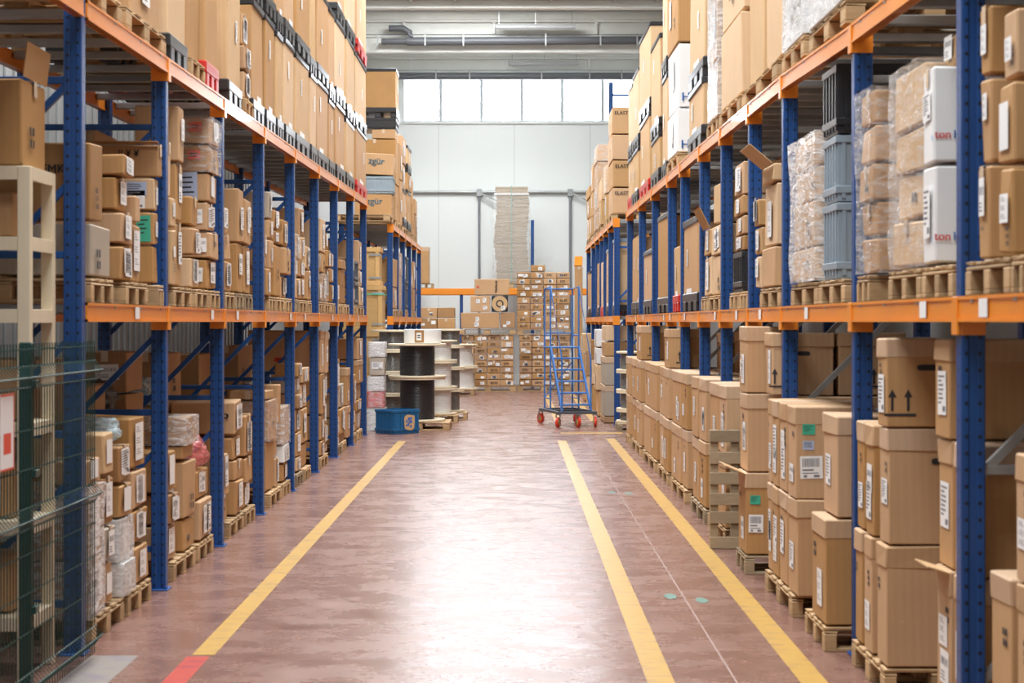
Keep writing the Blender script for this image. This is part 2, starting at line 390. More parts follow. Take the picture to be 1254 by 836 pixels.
def rack(side, X, Ys, label, depth=1.1, brace='blue_brace', skip_mid=(), extra=.0, detail=True):
    sg = -1 if X < 0 else 1
    root = empty('pallet_rack', (X, Ys[0], 0)); tag(root, label, 'pallet rack', 'pallet racking along the aisle')
    xin = lambda t: X + sg * t              # t metres into the rack
    for k, Y in enumerate(Ys):
        top = zU(side, Y) + BH + extra
        for t in (0.055, depth - .055):
            mb = MB(); cx, cy = xin(t), Y + .045
            mb.box(cx - .055, cx - .018, cy - .045, cy + .045, .012, top, .006)
            mb.box(cx + .018, cx + .055, cy - .045, cy + .045, .012, top, .006)
            mb.box(cx - .02, cx + .02, cy - .036, cy + .036, .012, top)
            u = mb.build('upright', 'blue_upright', root, loc=(cx, cy, 0))
            fp = MB(); fp.box(cx - .075, cx + .075, cy - .08, cy + .08, 0.0, .012, .003)
            for bx in (-.06, .06): fp.cyl((cx + bx, cy - .06, .012), (cx + bx, cy - .06, .03), .01, 8)
            fp.build('foot_plate', 'blue_brace', u)
        zs = [.30, 1.31, 2.38, 3.42]
        for i, z in enumerate(zs):
            b = MB(); b.box(*sorted((xin(.10), xin(depth - .10))), Y + .025, Y + .065, z - .022, z + .022, .004)
            b.build('frame_brace', brace, root)
        for zf in ((1.02, 1.87, 2.80, 3.40) if sg < 0 else (.34, 1.28, 2.42)):
            b = MB(); b.bar((xin(.09), Y + .045, zf), (xin(depth - .09), Y + .045, zf + .93 * sg), .035, .04); b.build('frame_brace', brace, root)
    for k in range(len(Ys) - 1):
        y0, y1 = Ys[k] + .092, Ys[k + 1] - .002
        for lv in ('M', 'U'):
            za = ZM if lv == 'M' else zU(side, Ys[k]); zb = ZM if lv == 'M' else zU(side, Ys[k + 1])
            for back in (0, 1):
                if lv == 'M' and k in skip_mid: continue
                xo = xin(depth - .02) if back else xin(-.012)
                xi = xin(depth - .065) if back else xin(.038)
                x0, x1 = sorted((xo, xi))
                mb = MB()
                def prism(xa, xb, ya, yb, d0, d1):
                    f = lambda y: za + (zb - za) * (y - y0) / (y1 - y0)
                    mb.add([(xa, ya, f(ya) + d0), (xb, ya, f(ya) + d0), (xb, ya, f(ya) + d1), (xa, ya, f(ya) + d1), (xa, yb, f(yb) + d0), (xb, yb, f(yb) + d0), (xb, yb, f(yb) + d1), (xa, yb, f(yb) + d1)],
                           ((3, 2, 1, 0), (4, 5, 6, 7), (0, 1, 5, 4), (1, 2, 6, 5), (2, 3, 7, 6), (3, 0, 4, 7)))
                prism(x0, x1, y0, y1, 0, BH)
                lip = .006
                prism(x0 - lip, x1 + lip, y0, y1, 0, .016); prism(x0 - lip, x1 + lip, y0, y1, BH - .016, BH)
                bm = mb.build('beam', 'orange', root)
                if not back:
                    for yy, z in ((y0, za), (y1, zb)):
                        c = MB(); yc = yy - .046 if yy == y0 else yy + .046
                        c.box(*sorted((xin(-.022), xin(-.004))), yc - .045, yc + .045, z - .06, z + BH, .004)
                        c.box(*sorted((xin(-.004), xin(.11))), yc - .049, yc - .0455, z - .06, z + BH, .001)
                        if (yy == y0 and not (skip_mid and k == 1)) or k == len(Ys) - 2: c.build('beam_connector', 'orange', bm)
                    if detail:
                        for q in (.3, .62, .9):
                            yq = y0 + (y1 - y0) * q; zq = za + (zb - za) * q + BH
                            c = MB(); c.box(*sorted((xin(-.016), xin(.02))), yq - .02, yq + .02, zq - .03, zq + .0005, .0005)
                            c.build('beam_clip', 'galv', bm)
                        if lv == 'M':
                            c = MB(); yq = y0 + (y1 - y0) * R.uniform(.06, .85); xx = xin(-.0195)
                            c.quad((xx, yq, za + .02), (xx, yq + .13, za + .02), (xx, yq + .13, za + .10), (xx, yq, za + .10))
                            c.build('location_label', 'label_white', bm, fix=False)
            n = 0 if lv == 'M' and k in skip_mid else 4
            for i in range(n):
                yq = y0 + (y1 - y0) * (i + .5) / n; zq = za + (zb - za) * (i + .5) / n
                c = MB(); c.box(*sorted((xin(.045), xin(depth - .07))), yq - .04, yq + .04, zq + .06, zq + BH - .004, .004)
                c.build('crossbar', 'galv', root)
    return root

# ------------------------------------------------------------------ boxes
STICK = {}
def stickers():
    def mk(kind):
        mb = MB()
        base = {'green': 'label_green', 'blue': 'label_blue', 'red': 'label_red', 'orange': 'label_orange'}.get(kind, 'label_white')
        mb.quad((-.5, 0, -.5), (.5, 0, -.5), (.5, 0, .5), (-.5, 0, .5), 0)
        def bar(x0, x1, z0, z1): mb.quad((x0, -.0008, z0), (x1, -.0008, z0), (x1, -.0008, z1), (x0, -.0008, z1), 1)
        if kind == 'barcode':
            x = -.38
            while x < .36:
                w = R.choice((.015, .02, .035)); bar(x, x + w, .05, .28); x += w + R.choice((.03, .045))
            for i in range(3): bar(-.38, R.uniform(0, .38), -.18 - .1 * i, -.14 - .1 * i)
        elif kind == 'address':
            for i in range(7): bar(-.4, R.uniform(-.1, .4), .36 - .1 * i, .40 - .1 * i)
            bar(.1, .4, -.42, -.30)
        elif kind == 'tall':
            for i in range(3):
                z = .38 - .3 * i
                for j in range(3): bar(-.35, R.uniform(-.1, .35), z - .06 * j, z - .06 * j + .016)
        elif kind == 'big':
            x = -.4
            while x < .38:
                w = R.choice((.03, .05)); bar(x, x + w, .02, .4); x += w + .03
            bar(-.4, .1, -.15, -.08); bar(-.4, .3, -.28, -.24); bar(-.35, -.2, -.44, -.34); bar(.1, .35, -.44, -.34)
        elif kind in ('blue', 'green'):
            for i in range(4): bar(-.4, R.uniform(0, .4), .3 - .16 * i, .35 - .16 * i)
        elif kind == 'red':
            bar(-.3, .3, .05, .2); bar(-.3, .2, -.2, -.08)
        o = mb.build('shipping_label', [base, 'label_print' if base == 'label_white' else 'ink'], fix=False); COL.objects.unlink(o); return o
    for k in ('barcode', 'address', 'tall', 'big', 'green', 'blue', 'red', 'plain', 'orange'): STICK[k] = mk(k)
stickers()
def stick(box, kind, face, u, z, w, h, name='shipping_label'):
    """label on a face of BOX: face 'f' (camera side), '+' or '-' (aisle sides); u in -1..1 across, z in 0..1 up"""
    W, D, Hh = box['_d']
    o = STICK[kind].copy(); COL.objects.link(o); o.name = name; o.parent = box
    e = .0025
    if face == 'f': o.location = (u * (W / 2 - w / 2), -D / 2 - e, h / 2 + z * (Hh - h)); o.rotation_euler = (0, R.uniform(-.03, .03), 0)
    elif face == '+': o.location = (W / 2 + e, u * (D / 2 - w / 2), h / 2 + z * (Hh - h)); o.rotation_euler = (0, R.uniform(-.03, .03), PI / 2)
    else: o.location = (-W / 2 - e, u * (D / 2 - w / 2), h / 2 + z * (Hh - h)); o.rotation_euler = (0, R.uniform(-.03, .03), -PI / 2)
    o.scale = (w, 1, h)
    return o
def arrows(box, face_w, u, z, s=.12):
    """two upright arrows over a bar, printed on the camera side"""
    W, D, Hh = box['_d']; mb = MB(); y = -D / 2 - .002; cx = u * W / 2
    def q(x0, x1, z0, z1): mb.quad((cx + x0 * s, y, z + z0 * s), (cx + x1 * s, y, z + z0 * s), (cx + x1 * s, y, z + z1 * s), (cx + x0 * s, y, z + z1 * s))
    q(-.6, .6, 0, .1)
    for a in (-.3, .3):
        q(a - .05, a + .05, .2, .75)
        mb.add([(cx + (a - .16) * s, y, z + .72 * s), (cx + (a + .16) * s, y, z + .72 * s), (cx + a * s, y, z + 1.02 * s)], ((0, 1, 2),))
    l = wloc(box); mb.v = [(p[0] + l.x, p[1] + l.y, p[2] + l.z) for p in mb.v]
    return mb.build('printed_arrows', 'ink', box, fix=False)
def print_marks(box, face, u, z, s=.09):
    """small dark printed glyph blocks on an aisle side or the camera side"""
    W, D, Hh = box['_d']; mb = MB()
    pts = []
    for i in range(R.choice((1, 2, 3))):
        a = -.5 * s + i * s * .1; zz = z * Hh - i * s * .75
        if zz < .012: continue
        for j in range(2): pts.append((a + j * s * .6, zz, s * R.uniform(.3, .45), s * .5))
    l = wloc(box)
    if not pts: return
    for a, zz, w, h in pts:
        if face == 'f': P = lambda p, q: (u * W / 2 + p, -D / 2 - .002, q)
        elif face == '+': P = lambda p, q: (W / 2 + .002, u * D / 2 + p, q)
        else: P = lambda p, q: (-W / 2 - .002, u * D / 2 - p, q)
        c = [P(a, zz), P(a + w, zz), P(a + w, zz + h), P(a, zz + h)]
        mb.quad(*[(p[0] + l.x, p[1] + l.y, p[2] + l.z) for p in c])
    return mb.build('printed_lettering', 'ink', box, fix=False)
def tape_on(box, mat='tape_clear', down=.09):
    W, D, Hh = box['_d']; mb = MB(); e = .0018; w = .03; l = wloc(box)
    A = lambda x, y, z: (x + l.x, y + l.y, z + l.z)
    if W >= D:   # seam runs along x, tape comes down the aisle sides
        mb.quad(A(-W / 2, -w, Hh + e), A(W / 2, -w, Hh + e), A(W / 2, w, Hh + e), A(-W / 2, w, Hh + e))
        for s in (-1, 1): mb.quad(A(s * (W / 2 + e), -w, Hh), A(s * (W / 2 + e), w, Hh), A(s * (W / 2 + e), w, Hh - down), A(s * (W / 2 + e), -w, Hh - down))
    else:
        mb.quad(A(-w, -D / 2, Hh + e), A(w, -D / 2, Hh + e), A(w, D / 2, Hh + e), A(-w, D / 2, Hh + e))
        for s in (-1, 1): mb.quad(A(-w, s * (D / 2 + e), Hh), A(w, s * (D / 2 + e), Hh), A(w, s * (D / 2 + e), Hh - down), A(-w, s * (D / 2 + e), Hh - down))
    return mb.build('packing_tape', mat, box, fix=False)
def shell_film(box, mat='film', off=.012, amp=.016, name='stretch_film', z0=0, z1=None, dims=None):
    W, D, Hh = dims or box['_d']; z1 = Hh if z1 is None else z1; l = wloc(box)
    n = 7; m = max(6, int((z1 - z0) / .09)); mb = MB(); ring = []
    per = []
    for (x0, y0, x1, y1) in ((-1, -1, 1, -1), (1, -1, 1, 1), (1, 1, -1, 1), (-1, 1, -1, -1)):
        for i in range(n): t = i / n; per.append((x0 + (x1 - x0) * t, y0 + (y1 - y0) * t))
    vs = []; sd = R.uniform(0, 99); k = len(per)
    for j in range(m + 1):
        z = z0 + (z1 - z0) * j / m
        for (a, b) in per:
            q = off + amp * abs(noise.noise(Vector((a * 2 + sd, b * 2, z * 3)))) * 2
            vs.append((l.x + a * (W / 2 + q), l.y + b * (D / 2 + q), l.z + z))
    fs = [(j * k + i, j * k + (i + 1) % k, (j + 1) * k + (i + 1) % k, (j + 1) * k + i) for j in range(m) for i in range(k)]
    fs.append(tuple(m * k + i for i in range(k)))
    mb.add(vs, fs); return mb.build(name, mat, box, fix=False, smooth=True)
def open_flaps(box, mat, ang=.9, sides='fbx'):
    W, D, Hh = box['_d']; l = wloc(box); mb = MB(); t = .006
    def flap(p, q, out):
        p, q, out = Vector(p), Vector(q), Vector(out)
        d = (out * math.cos(ang) + Vector((0, 0, 1)) * math.sin(ang)) * min(W, D) * .42
        n = d.cross(q - p).normalized() * t
        v = [p, q, q + d, p + d]; v += [a + n for a in v]
        mb.add([a + l for a in v], ((0, 1, 2, 3), (7, 6, 5, 4), (0, 4, 5, 1), (1, 5, 6, 2), (2, 6, 7, 3), (3, 7, 4, 0)))
    if 'f' in sides: flap((-W / 2, -D / 2, Hh), (W / 2, -D / 2, Hh), (0, -1, 0))
    if 'b' in sides: flap((-W / 2, D / 2, Hh), (W / 2, D / 2, Hh), (0, 1, 0))
    if '+' in sides: flap((W / 2, -D / 2, Hh), (W / 2, D / 2, Hh), (1, 0, 0))
    if '-' in sides: flap((-W / 2, -D / 2, Hh), (-W / 2, D / 2, Hh), (-1, 0, 0))
    return mb.build('open_flap', mat, box)
def raw_box(name, x0, x1, y0, y1, z0, z1, mat, r=.007, jit=.004, rz=0):
    mb = MB(); mb.box(x0, x1, y0, y1, z0, z1, r, 0, jit)
    w, d, h = x1 - x0, y1 - y0, z1 - z0
    if name == 'cardboard_box':    # the two top flaps meet in a seam
        pass
    o = mb.build(name, mat, loc=((x0 + x1) / 2, (y0 + y1) / 2, z0)); o['_d'] = (w, d, h); o.rotation_euler = (0, 0, rz)
    return o
CN = {'card': 'brown', 'card_dark': 'dark brown', 'card_pale': 'pale tan', 'card_grey': 'greyish', 'white_board': 'white'}
def shape_word(w, d, h):
    a = min(w, d)
    return 'tall' if h > 1.45 * max(d, .3) else 'narrow' if d < .26 else 'flat' if h < .2 else 'big' if w * d * h > .16 else 'square' if abs(d - h) < .08 else 'plain'
def crate(x0, x1, y0, y1, z0, z1, mat, name='plastic_crate', rz=0):
    """ribbed plastic crate: floor, four walls with a rim and vertical ribs"""
    mb = MB(); t = .018
    mb.box(x0 + .02, x1 - .02, y0 + .02, y1 - .02, z0, z0 + .02)
    for (a, b, c, d) in ((x0, x1, y0, y0 + t), (x0, x1, y1 - t, y1), (x0, x0 + t, y0 + t, y1 - t), (x1 - t, x1, y0 + t, y1 - t)): mb.box(a, b, c, d, z0, z1)
    o = mb.build(name, mat, loc=((x0 + x1) / 2, (y0 + y1) / 2, z0)); w, d, h = x1 - x0, y1 - y0, z1 - z0
    o['_d'] = (w, d, h)
    rb = MB(); e = .014
    for zz in (z1 - .05, z0 + h * .12):
        for (a, b, c, dd) in ((x0 - e, x1 + e, y0 - e, y0), (x0 - e, x1 + e, y1, y1 + e), (x0 - e, x0, y0, y1), (x1, x1 + e, y0, y1)): rb.box(a, b, c, dd, zz, zz + .045, .003)
    for k in range(5):
        u = .08 + .84 * k / 4
        for yy in (y0 - e * .8, y1): rb.box(x0 + w * u - .012, x0 + w * u + .012, yy, yy + e * .8, z0 + .02, z1 - .02)
        for xx in (x0 - e * .8, x1): rb.box(xx, xx + e * .8, y0 + d * u - .012, y0 + d * u + .012, z0 + .02, z1 - .02)
    rb.build('rim_and_ribs', mat, o)
    o.rotation_euler = (0, 0, rz); return o
# ---- wooden pallet (one mesh per part, copied for every pallet)
PAL = {}
def pallet_parts(mat):
    W, D, Hh = 1.15, .8, .15    # along x, along y
    p = {}
    mb = MB()
    for k in range(5): y = -D / 2 + .06 + (D - .12) * k / 4; mb.box(-W / 2, W / 2, y - .055, y + .055, .128, .15, .003, 0, .003)
    for x in (-W / 2 + .07, 0, W / 2 - .07): mb.box(x - .07, x + .07, -D / 2, D / 2, .106, .127, .003, 0, .003)
    p['deck'] = mb.build('deck', mat)
    mb = MB(); mb.box(-.065, .065, -.05, .05, 0, .085, .004); p['block'] = mb.build('block', mat)
    mb = MB(); mb.box(-W / 2, W / 2, -.05, .05, 0, .021, .003); p['skid'] = mb.build('skid', mat)
    for o in p.values(): COL.objects.unlink(o)
    return p
def pallet(x0, x1, y0, y1, z, label, mat='pallet_wood', parts=True, rz=0, group=None):
    if mat not in PAL: PAL[mat] = pallet_parts(mat)
    p = PAL[mat]; sx, sy = (x1 - x0) / 1.15, (y1 - y0) / .8
    e = empty('wooden_pallet', ((x0 + x1) / 2, (y0 + y1) / 2, z)); e.rotation_euler = (0, 0, rz)
    def put(k, loc):
        o = p[k].copy(); COL.objects.link(o); o.parent = e; o.location = (loc[0] * sx, loc[1] * sy, loc[2]); o.scale = (sx, sy, 1)
    put('deck', (0, 0, 0))
    for j in (-.35, 0, .35):
        put('skid', (0, j, 0))
        for i in (-.51, 0, .51): put('block', (i, j, .021))
    tag(e, label, 'pallet', group); return e

# ---- stacks along the aisle: pixel columns of the aisle face turned into metres
SIDE = {'L': 'fence-side', 'R': 'ladder-side', 'LF': 'far fence-side', 'RF': 'far ladder-side'}
LEV = {'F': 'floor row', 'M': 'middle shelf', 'U': 'upper shelf'}
UPS = {'L': UL, 'R': UR, 'LF': ULF, 'RF': URF}
LAST, COUNT = {}, {}
def bay_word(side, Y):
    n = sum(1 for u in UPS[side] if u <= Y + .03) - (1 if side in 'LR' else 0)
    return 'near' if n <= 0 else ORD[n - 1]
def clear(side, level, a, b):
    if level != 'U':
        for u in UPS[side]:
            lo, hi = u - .055, u + .145
            if a < hi and b > lo:
                if b - hi >= lo - a: a = max(a, hi)
                else: b = min(b, lo)
    return a, b
GRP = lambda side, level: f"boxes on the {SIDE[side]} {LEV[level]}"
def mat_pick(o): return o.get('mat') or R.choices(('card', 'card_dark', 'card_pale', 'card_grey'), (6, 1.6, 2, .6))[0]
def decorate(b, side, o, mat):
    """stickers, tape and print of a carton; returns the feature words"""
    w, d, h = b['_d']; face = '+' if side[0] == 'L' else '-'
    lab = o.get('lab', R.random() < o.get('pl', .72)); feat = ''
    if lab:
        n = 1 if d < .3 else R.choice((1, 2))
        for i in range(n):
            ww = min(.24, d * .6) * R.uniform(.75, 1); hh = min(h * .7, ww * R.uniform(.9, 2.1)); hh = min(hh, .36)
            stick(b, R.choice(('barcode', 'address', 'tall', 'tall', 'plain')), face, -.55 + 1.1 * (i + .5) / n + R.uniform(-.15, .15), R.uniform(.35, .8), ww, hh)
        feat = 'with white label' if n == 1 else 'with white labels'
    if R.random() < .45 and h > .15: print_marks(b, face, R.uniform(-.5, .1), R.uniform(.25, .5), min(.1, d * .2))
    if R.random() < .5:
        tape_on(b)
        if not feat: feat = 'with taped seam'
    for (k, f, u, z, ww, hh) in o.get('st', ()): stick(b, k, f, u, z, ww, hh); feat = feat or 'with white label'
    return o.get('feat', feat)
def make(side, level, kind, x0, x1, y0, y1, z0, z1, where, o):
    w, d, h = x1 - x0, y1 - y0, z1 - z0; grp = o.get('grp') or GRP(side, level)
    rz = o.get('rz', R.uniform(-.012, .012)) if d > .2 else 0
    face = '+' if side[0] == 'L' else '-'
    nm = 'cardboard_box' if kind == 'c' else 'wrapped_box' if kind == 'w' else 'white_box'
    if kind == 'a':      # archive carton with a telescoping lid
        lh = min(.13, h * .24)
        b = raw_box('lidded_box', x0 + .008, x1 - .008, y0 + .008, y1 - .008, z0, z1 - .01, o.get('mat', 'card'), .006, .002)
        m = MB(); m.box(x0, x1, y0, y1, z1 - lh, z1, .008, 0, .004); m.build('lid', 'card_lid', b)
        n = R.choice((1, 1, 2)) if o.get('lab', R.random() < .85) else 0
        for i in range(n):
            ww = min(.16, d * .6); stick(b, R.choice(('tall', 'barcode', 'address')), face, R.uniform(-.5, .5), R.uniform(.15, .55), ww, R.uniform(.12, .24))
        if R.random() < .6: print_marks(b, face, R.uniform(-.6, .6), .68, min(.07, d * .2))
        if o.get('arrows'): arrows(b, w, o.get('au', -.35), .06, .14)
        if o.get('hole'):
            c = MB(); l = wloc(b); hx = o.get('hx', 0) * w; pts = []
            for k in range(20):
                t = 2 * PI * k / 20; pts.append((l.x + hx + .035 * math.copysign(1, math.cos(t)) + .018 * math.cos(t), l.y - b['_d'][1] / 2 - .002, z1 - lh - .045 + .016 * math.sin(t)))
            c.add(pts, [tuple(range(20))]); c.build('hand_hole', 'ink', b, fix=False)
        for (k, f, u, z, ww, hh) in o.get('st', ()): stick(b, k, f, u, z, ww, hh)
        if o.get('flaps'): open_flaps(b, 'card_pale', o.get('fang', .4), o['flaps'])
        look = o.get('look') or f"{'tall ' if h > .55 else ''}lidded brown box" + (' with white label' if n == 1 else ' with white labels' if n else '')
        cat = 'box'
    elif kind == 'p':    # carton sleeve on a moulded plastic base
        col = o.get('foot', 'black_plastic'); fh = .21; mat = o.get('mat') or R.choice(('card', 'card', 'card_pale'))
        b = raw_box('pallet_box', x0 + .012, x1 - .012, y0 + .012, y1 - .012, z0 + fh * .75, z1 - (.02 if o.get('lid', 1) else 0), mat, .012, .006)
        m = MB(); m.box(x0, x1, y0, y1, z0 + fh * .5, z0 + fh, .012)
        nf = 3
        for i in range(nf):
            yc = y0 + d * (.14 + .36 * i); xs = (.08, .5, .92) if w > .5 else (.12, .88)
            for q in xs: xc = x0 + w * q; m.box(xc - w * .08, xc + w * .08, yc - d * .10, yc + d * .10, z0, z0 + fh * .55, .008)
        m.build('plastic_base', col, b)
        if o.get('lid', 1):
            m = MB(); m.box(x0, x1, y0, y1, z1 - .085, z1, .012, 0, .005)
            m.build('plastic_lid', o.get('lidm', 'black_plastic'), b)
        if R.random() < .8: stick(b, R.choice(('address', 'tall', 'plain')), face, R.uniform(-.5, .5), R.uniform(.3, .8), .1, .2)
        if R.random() < .6: stick(b, 'plain', face, R.uniform(-.6, .6), .02, .35 * d, .09)
        c = 'red' if 'red' in col else 'black'
        look = o.get('look') or f"tall carton on {c} plastic base"; cat = 'pallet box'
    elif kind in ('g', 'k', 'd'):
        mat = {'g': 'grey_plastic', 'k': 'black_plastic', 'd': 'dark_grey_plastic'}[kind]
        b = crate(x0 + .02, x1 - .02, y0 + .02, y1 - .02, z0, z1 - .004, mat)
        look = o.get('look') or {'g': 'grey', 'k': 'black', 'd': 'dark grey'}[kind] + ' ribbed plastic crate'; cat = 'crate'
    else:
        mat = o.get('mat') or ('white_board' if kind == 't' else mat_pick(o))
        z1b = z1 - .003
        b = raw_box(o.get('name', nm), x0, x1, y0, y1, z0, z1b, mat, o.get('r', .009), o.get('jit', min(.009, .04 * min(d, h))))
        feat = decorate(b, side, o, mat)
        look = o.get('look') or ' '.join(f"{shape_word(w, d, h)} {CN.get(mat, 'brown')} {'wrapped ' if kind == 'w' else ''}carton {feat}".split())
        if kind == 'w': shell_film(b, o.get('film', 'film'), .004, .01)
        if o.get('flaps'): open_flaps(b, mat, o.get('fang', .5), o['flaps'])
        cat = 'box'
    for t in o.get('txt', ()):   # (string, size, face, u0, z0, mat)
        s, size, f, u, z, tm = t; l = wloc(b); W, D, Hh = b['_d']
        if f == 'f': text_on(b, s, size, (l.x + u * W, l.y - D / 2 - .0025, l.z + z * Hh), (1, 0, 0), (0, 0, 1), tm, bold=size * .02)
        elif f == '+': text_on(b, s, size, (l.x + W / 2 + .0025, l.y + u * D, l.z + z * Hh), (0, 1, 0), (0, 0, 1), tm, bold=size * .02)
        else: text_on(b, s, size, (l.x - W / 2 - .0025, l.y - u * D, l.z + z * Hh), (0, -1, 0), (0, 0, 1), tm, bold=size * .02)
    tl = o.get('tilt', 0)
    b.rotation_euler = (tl, o.get('tilty', 0), rz)
    lab = f"{look}, {where}" if not o.get('full') else o['full']
    while len(lab.replace(',', ' ').split()) > 16 and ' with ' in lab:
        i = lab.index(' with '); j = lab.index(',', i); lab = lab[:i] + lab[j:]
    tag(b, lab, cat, grp)
    return b
def col(side, level, plane, xn, xf, ys, base, kind='c', d=.78, **o):
    """one stack: near and far pixel edge of its aisle face, pixel rows of its tiers at the near edge"""
    a, b = Yp(xn, plane), Yp(xf, plane)
    a, b = clear(side, level, a, b)
    a = max(a, LAST.get((side, level), 0) + .018)
    a, b = clear(side, level, a, b)
    if b - a < .09: return None
    b -= .012; LAST[(side, level)] = b
    bay = bay_word(side, a); key = (side, level, bay); COUNT[key] = COUNT.get(key, 0) + 1
    stackw = f"{ORD[COUNT[key] - 1]} stack, {bay} bay, {SIDE[side]} {LEV[level]}"
    z = base; sg = -1 if plane < 0 else 1; out = []; n = len(ys)
    Y0 = Yp(xn, plane)
    for i, y in enumerate(ys):
        oo = dict(o); k = kind
        if isinstance(y, tuple): oo.update(y[1]); k = oo.pop('kind', kind); y = y[0]
        zt = y if isinstance(y, float) else Zp(y, Y0)      # floats are metres, whole numbers pixel rows
        if zt - z < .05: zt = z + .12
        dd = oo.pop('d', d); off = oo.pop('off', R.uniform(0, .045 if k == 'c' else .02))
        tl = abs(oo.get('tilt', 0)) * (b - a) / 2 + abs(oo.get('tilty', 0)) * dd / 2; z_lo, z_hi = z + tl + .002, zt - tl - .002
        xa = plane + sg * off; xb = plane + sg * (off + dd)
        q = min(.025, (b - a) * .06) if k == 'c' else .01
        ya, yb = a + oo.pop('ya', R.uniform(0, q)), b - oo.pop('yb', R.uniform(0, q))
        out.append(make(side, level, k, min(xa, xb), max(xa, xb), ya, yb, z_lo, z_hi, f"{tier_words(i, n)} {stackw}", oo))
        z = zt
    return out
def pal(side, level, plane, xn, xf, mat='pallet_wood', d=1.1, lift=.0):
    a, b = Yp(xn, plane), Yp(xf, plane)
    a, b = clear(side, level, a, b); key = (side, level, 'pal'); a = max(a, LAST.get(key, 0) + .012)
    if b - a < .2: return
    LAST[key] = b
    sg = -1 if plane < 0 else 1; zb = top_of(side, level, b) + .002 if level != 'F' else 0
    if level == 'U': zb = max(top_of(side, level, a), top_of(side, level, b)) + .002
    bay = bay_word(side, a); k2 = (side, level, bay, 'pal'); COUNT[k2] = COUNT.get(k2, 0) + 1
    x0, x1 = sorted((plane, plane + sg * d))
    pallet(x0, x1, a, b - .012, zb, f"{'weathered' if mat == 'old_wood' else 'pale'} wooden pallet, {ORD[COUNT[k2] - 1]} one in {bay} bay, {SIDE[side]} {LEV[level]}", mat, group=f"pallets on the {SIDE[side]} {LEV[level]}")
    return zb + .152
# ------------------------------------------------------------------ racks
rack('L', XL, UL, 'long blue and orange pallet rack behind the green wire fence', skip_mid=(0,))
rack('R', XR, UR, 'long blue and orange pallet rack with galvanised braces, opposite the wire fence', brace='galv')
rack('LF', XLF, ULF, 'farther blue pallet rack beyond the cable reels and blue bin', detail=False)
RFR = rack('RF', XRF, URF, 'farther blue pallet rack behind the rolling step ladder', detail=False)
m = MB(); m.box(2.07, 2.17, 36.12, 36.21, 3.98, 7.15, .006); m.build('upright', 'blue_upright', RFR, loc=(2.12, 36.165, 0))
m = MB(); m.box(2.17, 3.0, 36.14, 36.18, 6.85, 6.90, .004); m.build('frame_brace', 'blue_brace', RFR)
BM = ZM + BH + .158
# ================================================================== fence side, middle shelf
P = XL
for xn, xf in ((112, 140), (154.5, 182), (194, 212), (213, 236), (240, 256), (258, 270), (276.5, 288), (289, 299), (300, 310), (330, 338), (339, 349), (350, 358), (359, 366), (367, 376), (377.5, 382), (391, 397), (398, 405), (406.5, 411), (414, 420), (421, 428), (430.5, 437), (438, 446)):
    pal('L', 'M', P, xn, xf, 'old_wood' if xn in (289, 300, 359) else 'pallet_wood')
c = lambda *a, **k: col('L', 'M', P, *a, BM, **k)
c(113, 139, [271, (170, dict(d=.75, yb=.2, off=0.0, tilt=.012, txt=[('TEM', .075, 'f', .02, .60, 'ink'), ('K', .075, 'f', .21, .60, 'ink')]))], d=.62)
c(152, 166, [299, 257, (215, dict(st=[('plain', 'f', .15, .3, .16, .22)])), (187, dict(d=.5))], d=.55, mat='card')
c(167, 181, [272, (238, dict(yb=.2))], d=.7, mat='card')
c(196, 210, [300, (258, dict(st=[('green', 'f', .85, .45, .10, .19)])), (217, dict(st=[('blue', 'f', .6, .8, .2, .1), ('address', 'f', .55, .15, .18, .13)])), (175, dict(d=.66, flaps='f', fang=.15, lab=False, txt=[('|| ¥ ¥', .07, 'f', .05, .62, 'ink')]))], d=.5)
c(211, 217, [279, 240, 172], mat='card_pale')
c(223, 231, [271, 199, 128], lab=True, d=.36, mat='card')
c(239, 249, [313, 276, 238], d=.5)
c(259, 271, [(317, dict(st=[('barcode', 'f', .8, .5, .09, .12)])), (282, dict(st=[('barcode', 'f', .8, .5, .09, .12)])), (247, dict(st=[('barcode', 'f', .8, .5, .09, .12)])), (211, dict(d=.5, st=[('blue', 'f', .4, .5, .19, .26)])),
               (176, dict(kind='w', d=.42, st=[('address', 'f', -.6, .5, .10, .2), ('red', 'f', .5, .7, .11, .08)])), (142, dict(kind='w', d=.42, st=[('address', 'f', -.6, .5, .10, .2), ('red', 'f', .5, .7, .11, .08)]))], d=.5, mat='card')
c(278, 287, [318, 285, (250, dict(st=[('tall', 'f', .6, .4, .16, .24)]))], d=.5)
c(297, 304, [296, (229, dict(d=.75, st=[('plain', 'f', .2, .7, .07, .2)]))], d=.5, lab=True, mat='card')
c(305, 312, [300, 242], lab=True)
c(328, 333, [327, (286, dict(yb=.05))], d=.5)
c(333.5, 338, [330, 292, 268, (232, dict(d=.5))], d=.5)
c(340, 347, [(297, dict(tilt=-.03, lab=False)), 281, (255, dict(d=.4))], d=.45)
c(350, 357, [(337, dict(st=[('barcode', 'f', 0, .5, .12, .2)])), (301, dict(tilt=-.02)), (267, dict(d=.7, txt=[('FRAGILE', .09, 'f', .0, .6, 'card_dark')]))], d=.5, mat='card')
c(359.5, 364, [313], kind='t')
c(365, 369, [340, 316, (285, dict(kind='w'))], d=.6)
c(370, 376, [340, 318, (287, dict(tilt=.05, yb=.1)), (252, dict(d=.75))], d=.6)
c(378, 382, [330, 300], d=.6)
c(391, 395.5, [344, 328, 310], d=.7, mat='card_grey')
c(396.5, 401.5, [(334, dict(kind='w')), 309, (266, dict(d=.5))], d=.5)
c(402, 406.5, [327, 305, 283], d=.5)
c(408.5, 412, [347, 328, 307], d=.5)
c(413, 418, [347, 329], d=.4)
c(419, 425, [329, (317, dict(d=.8))], d=.45)
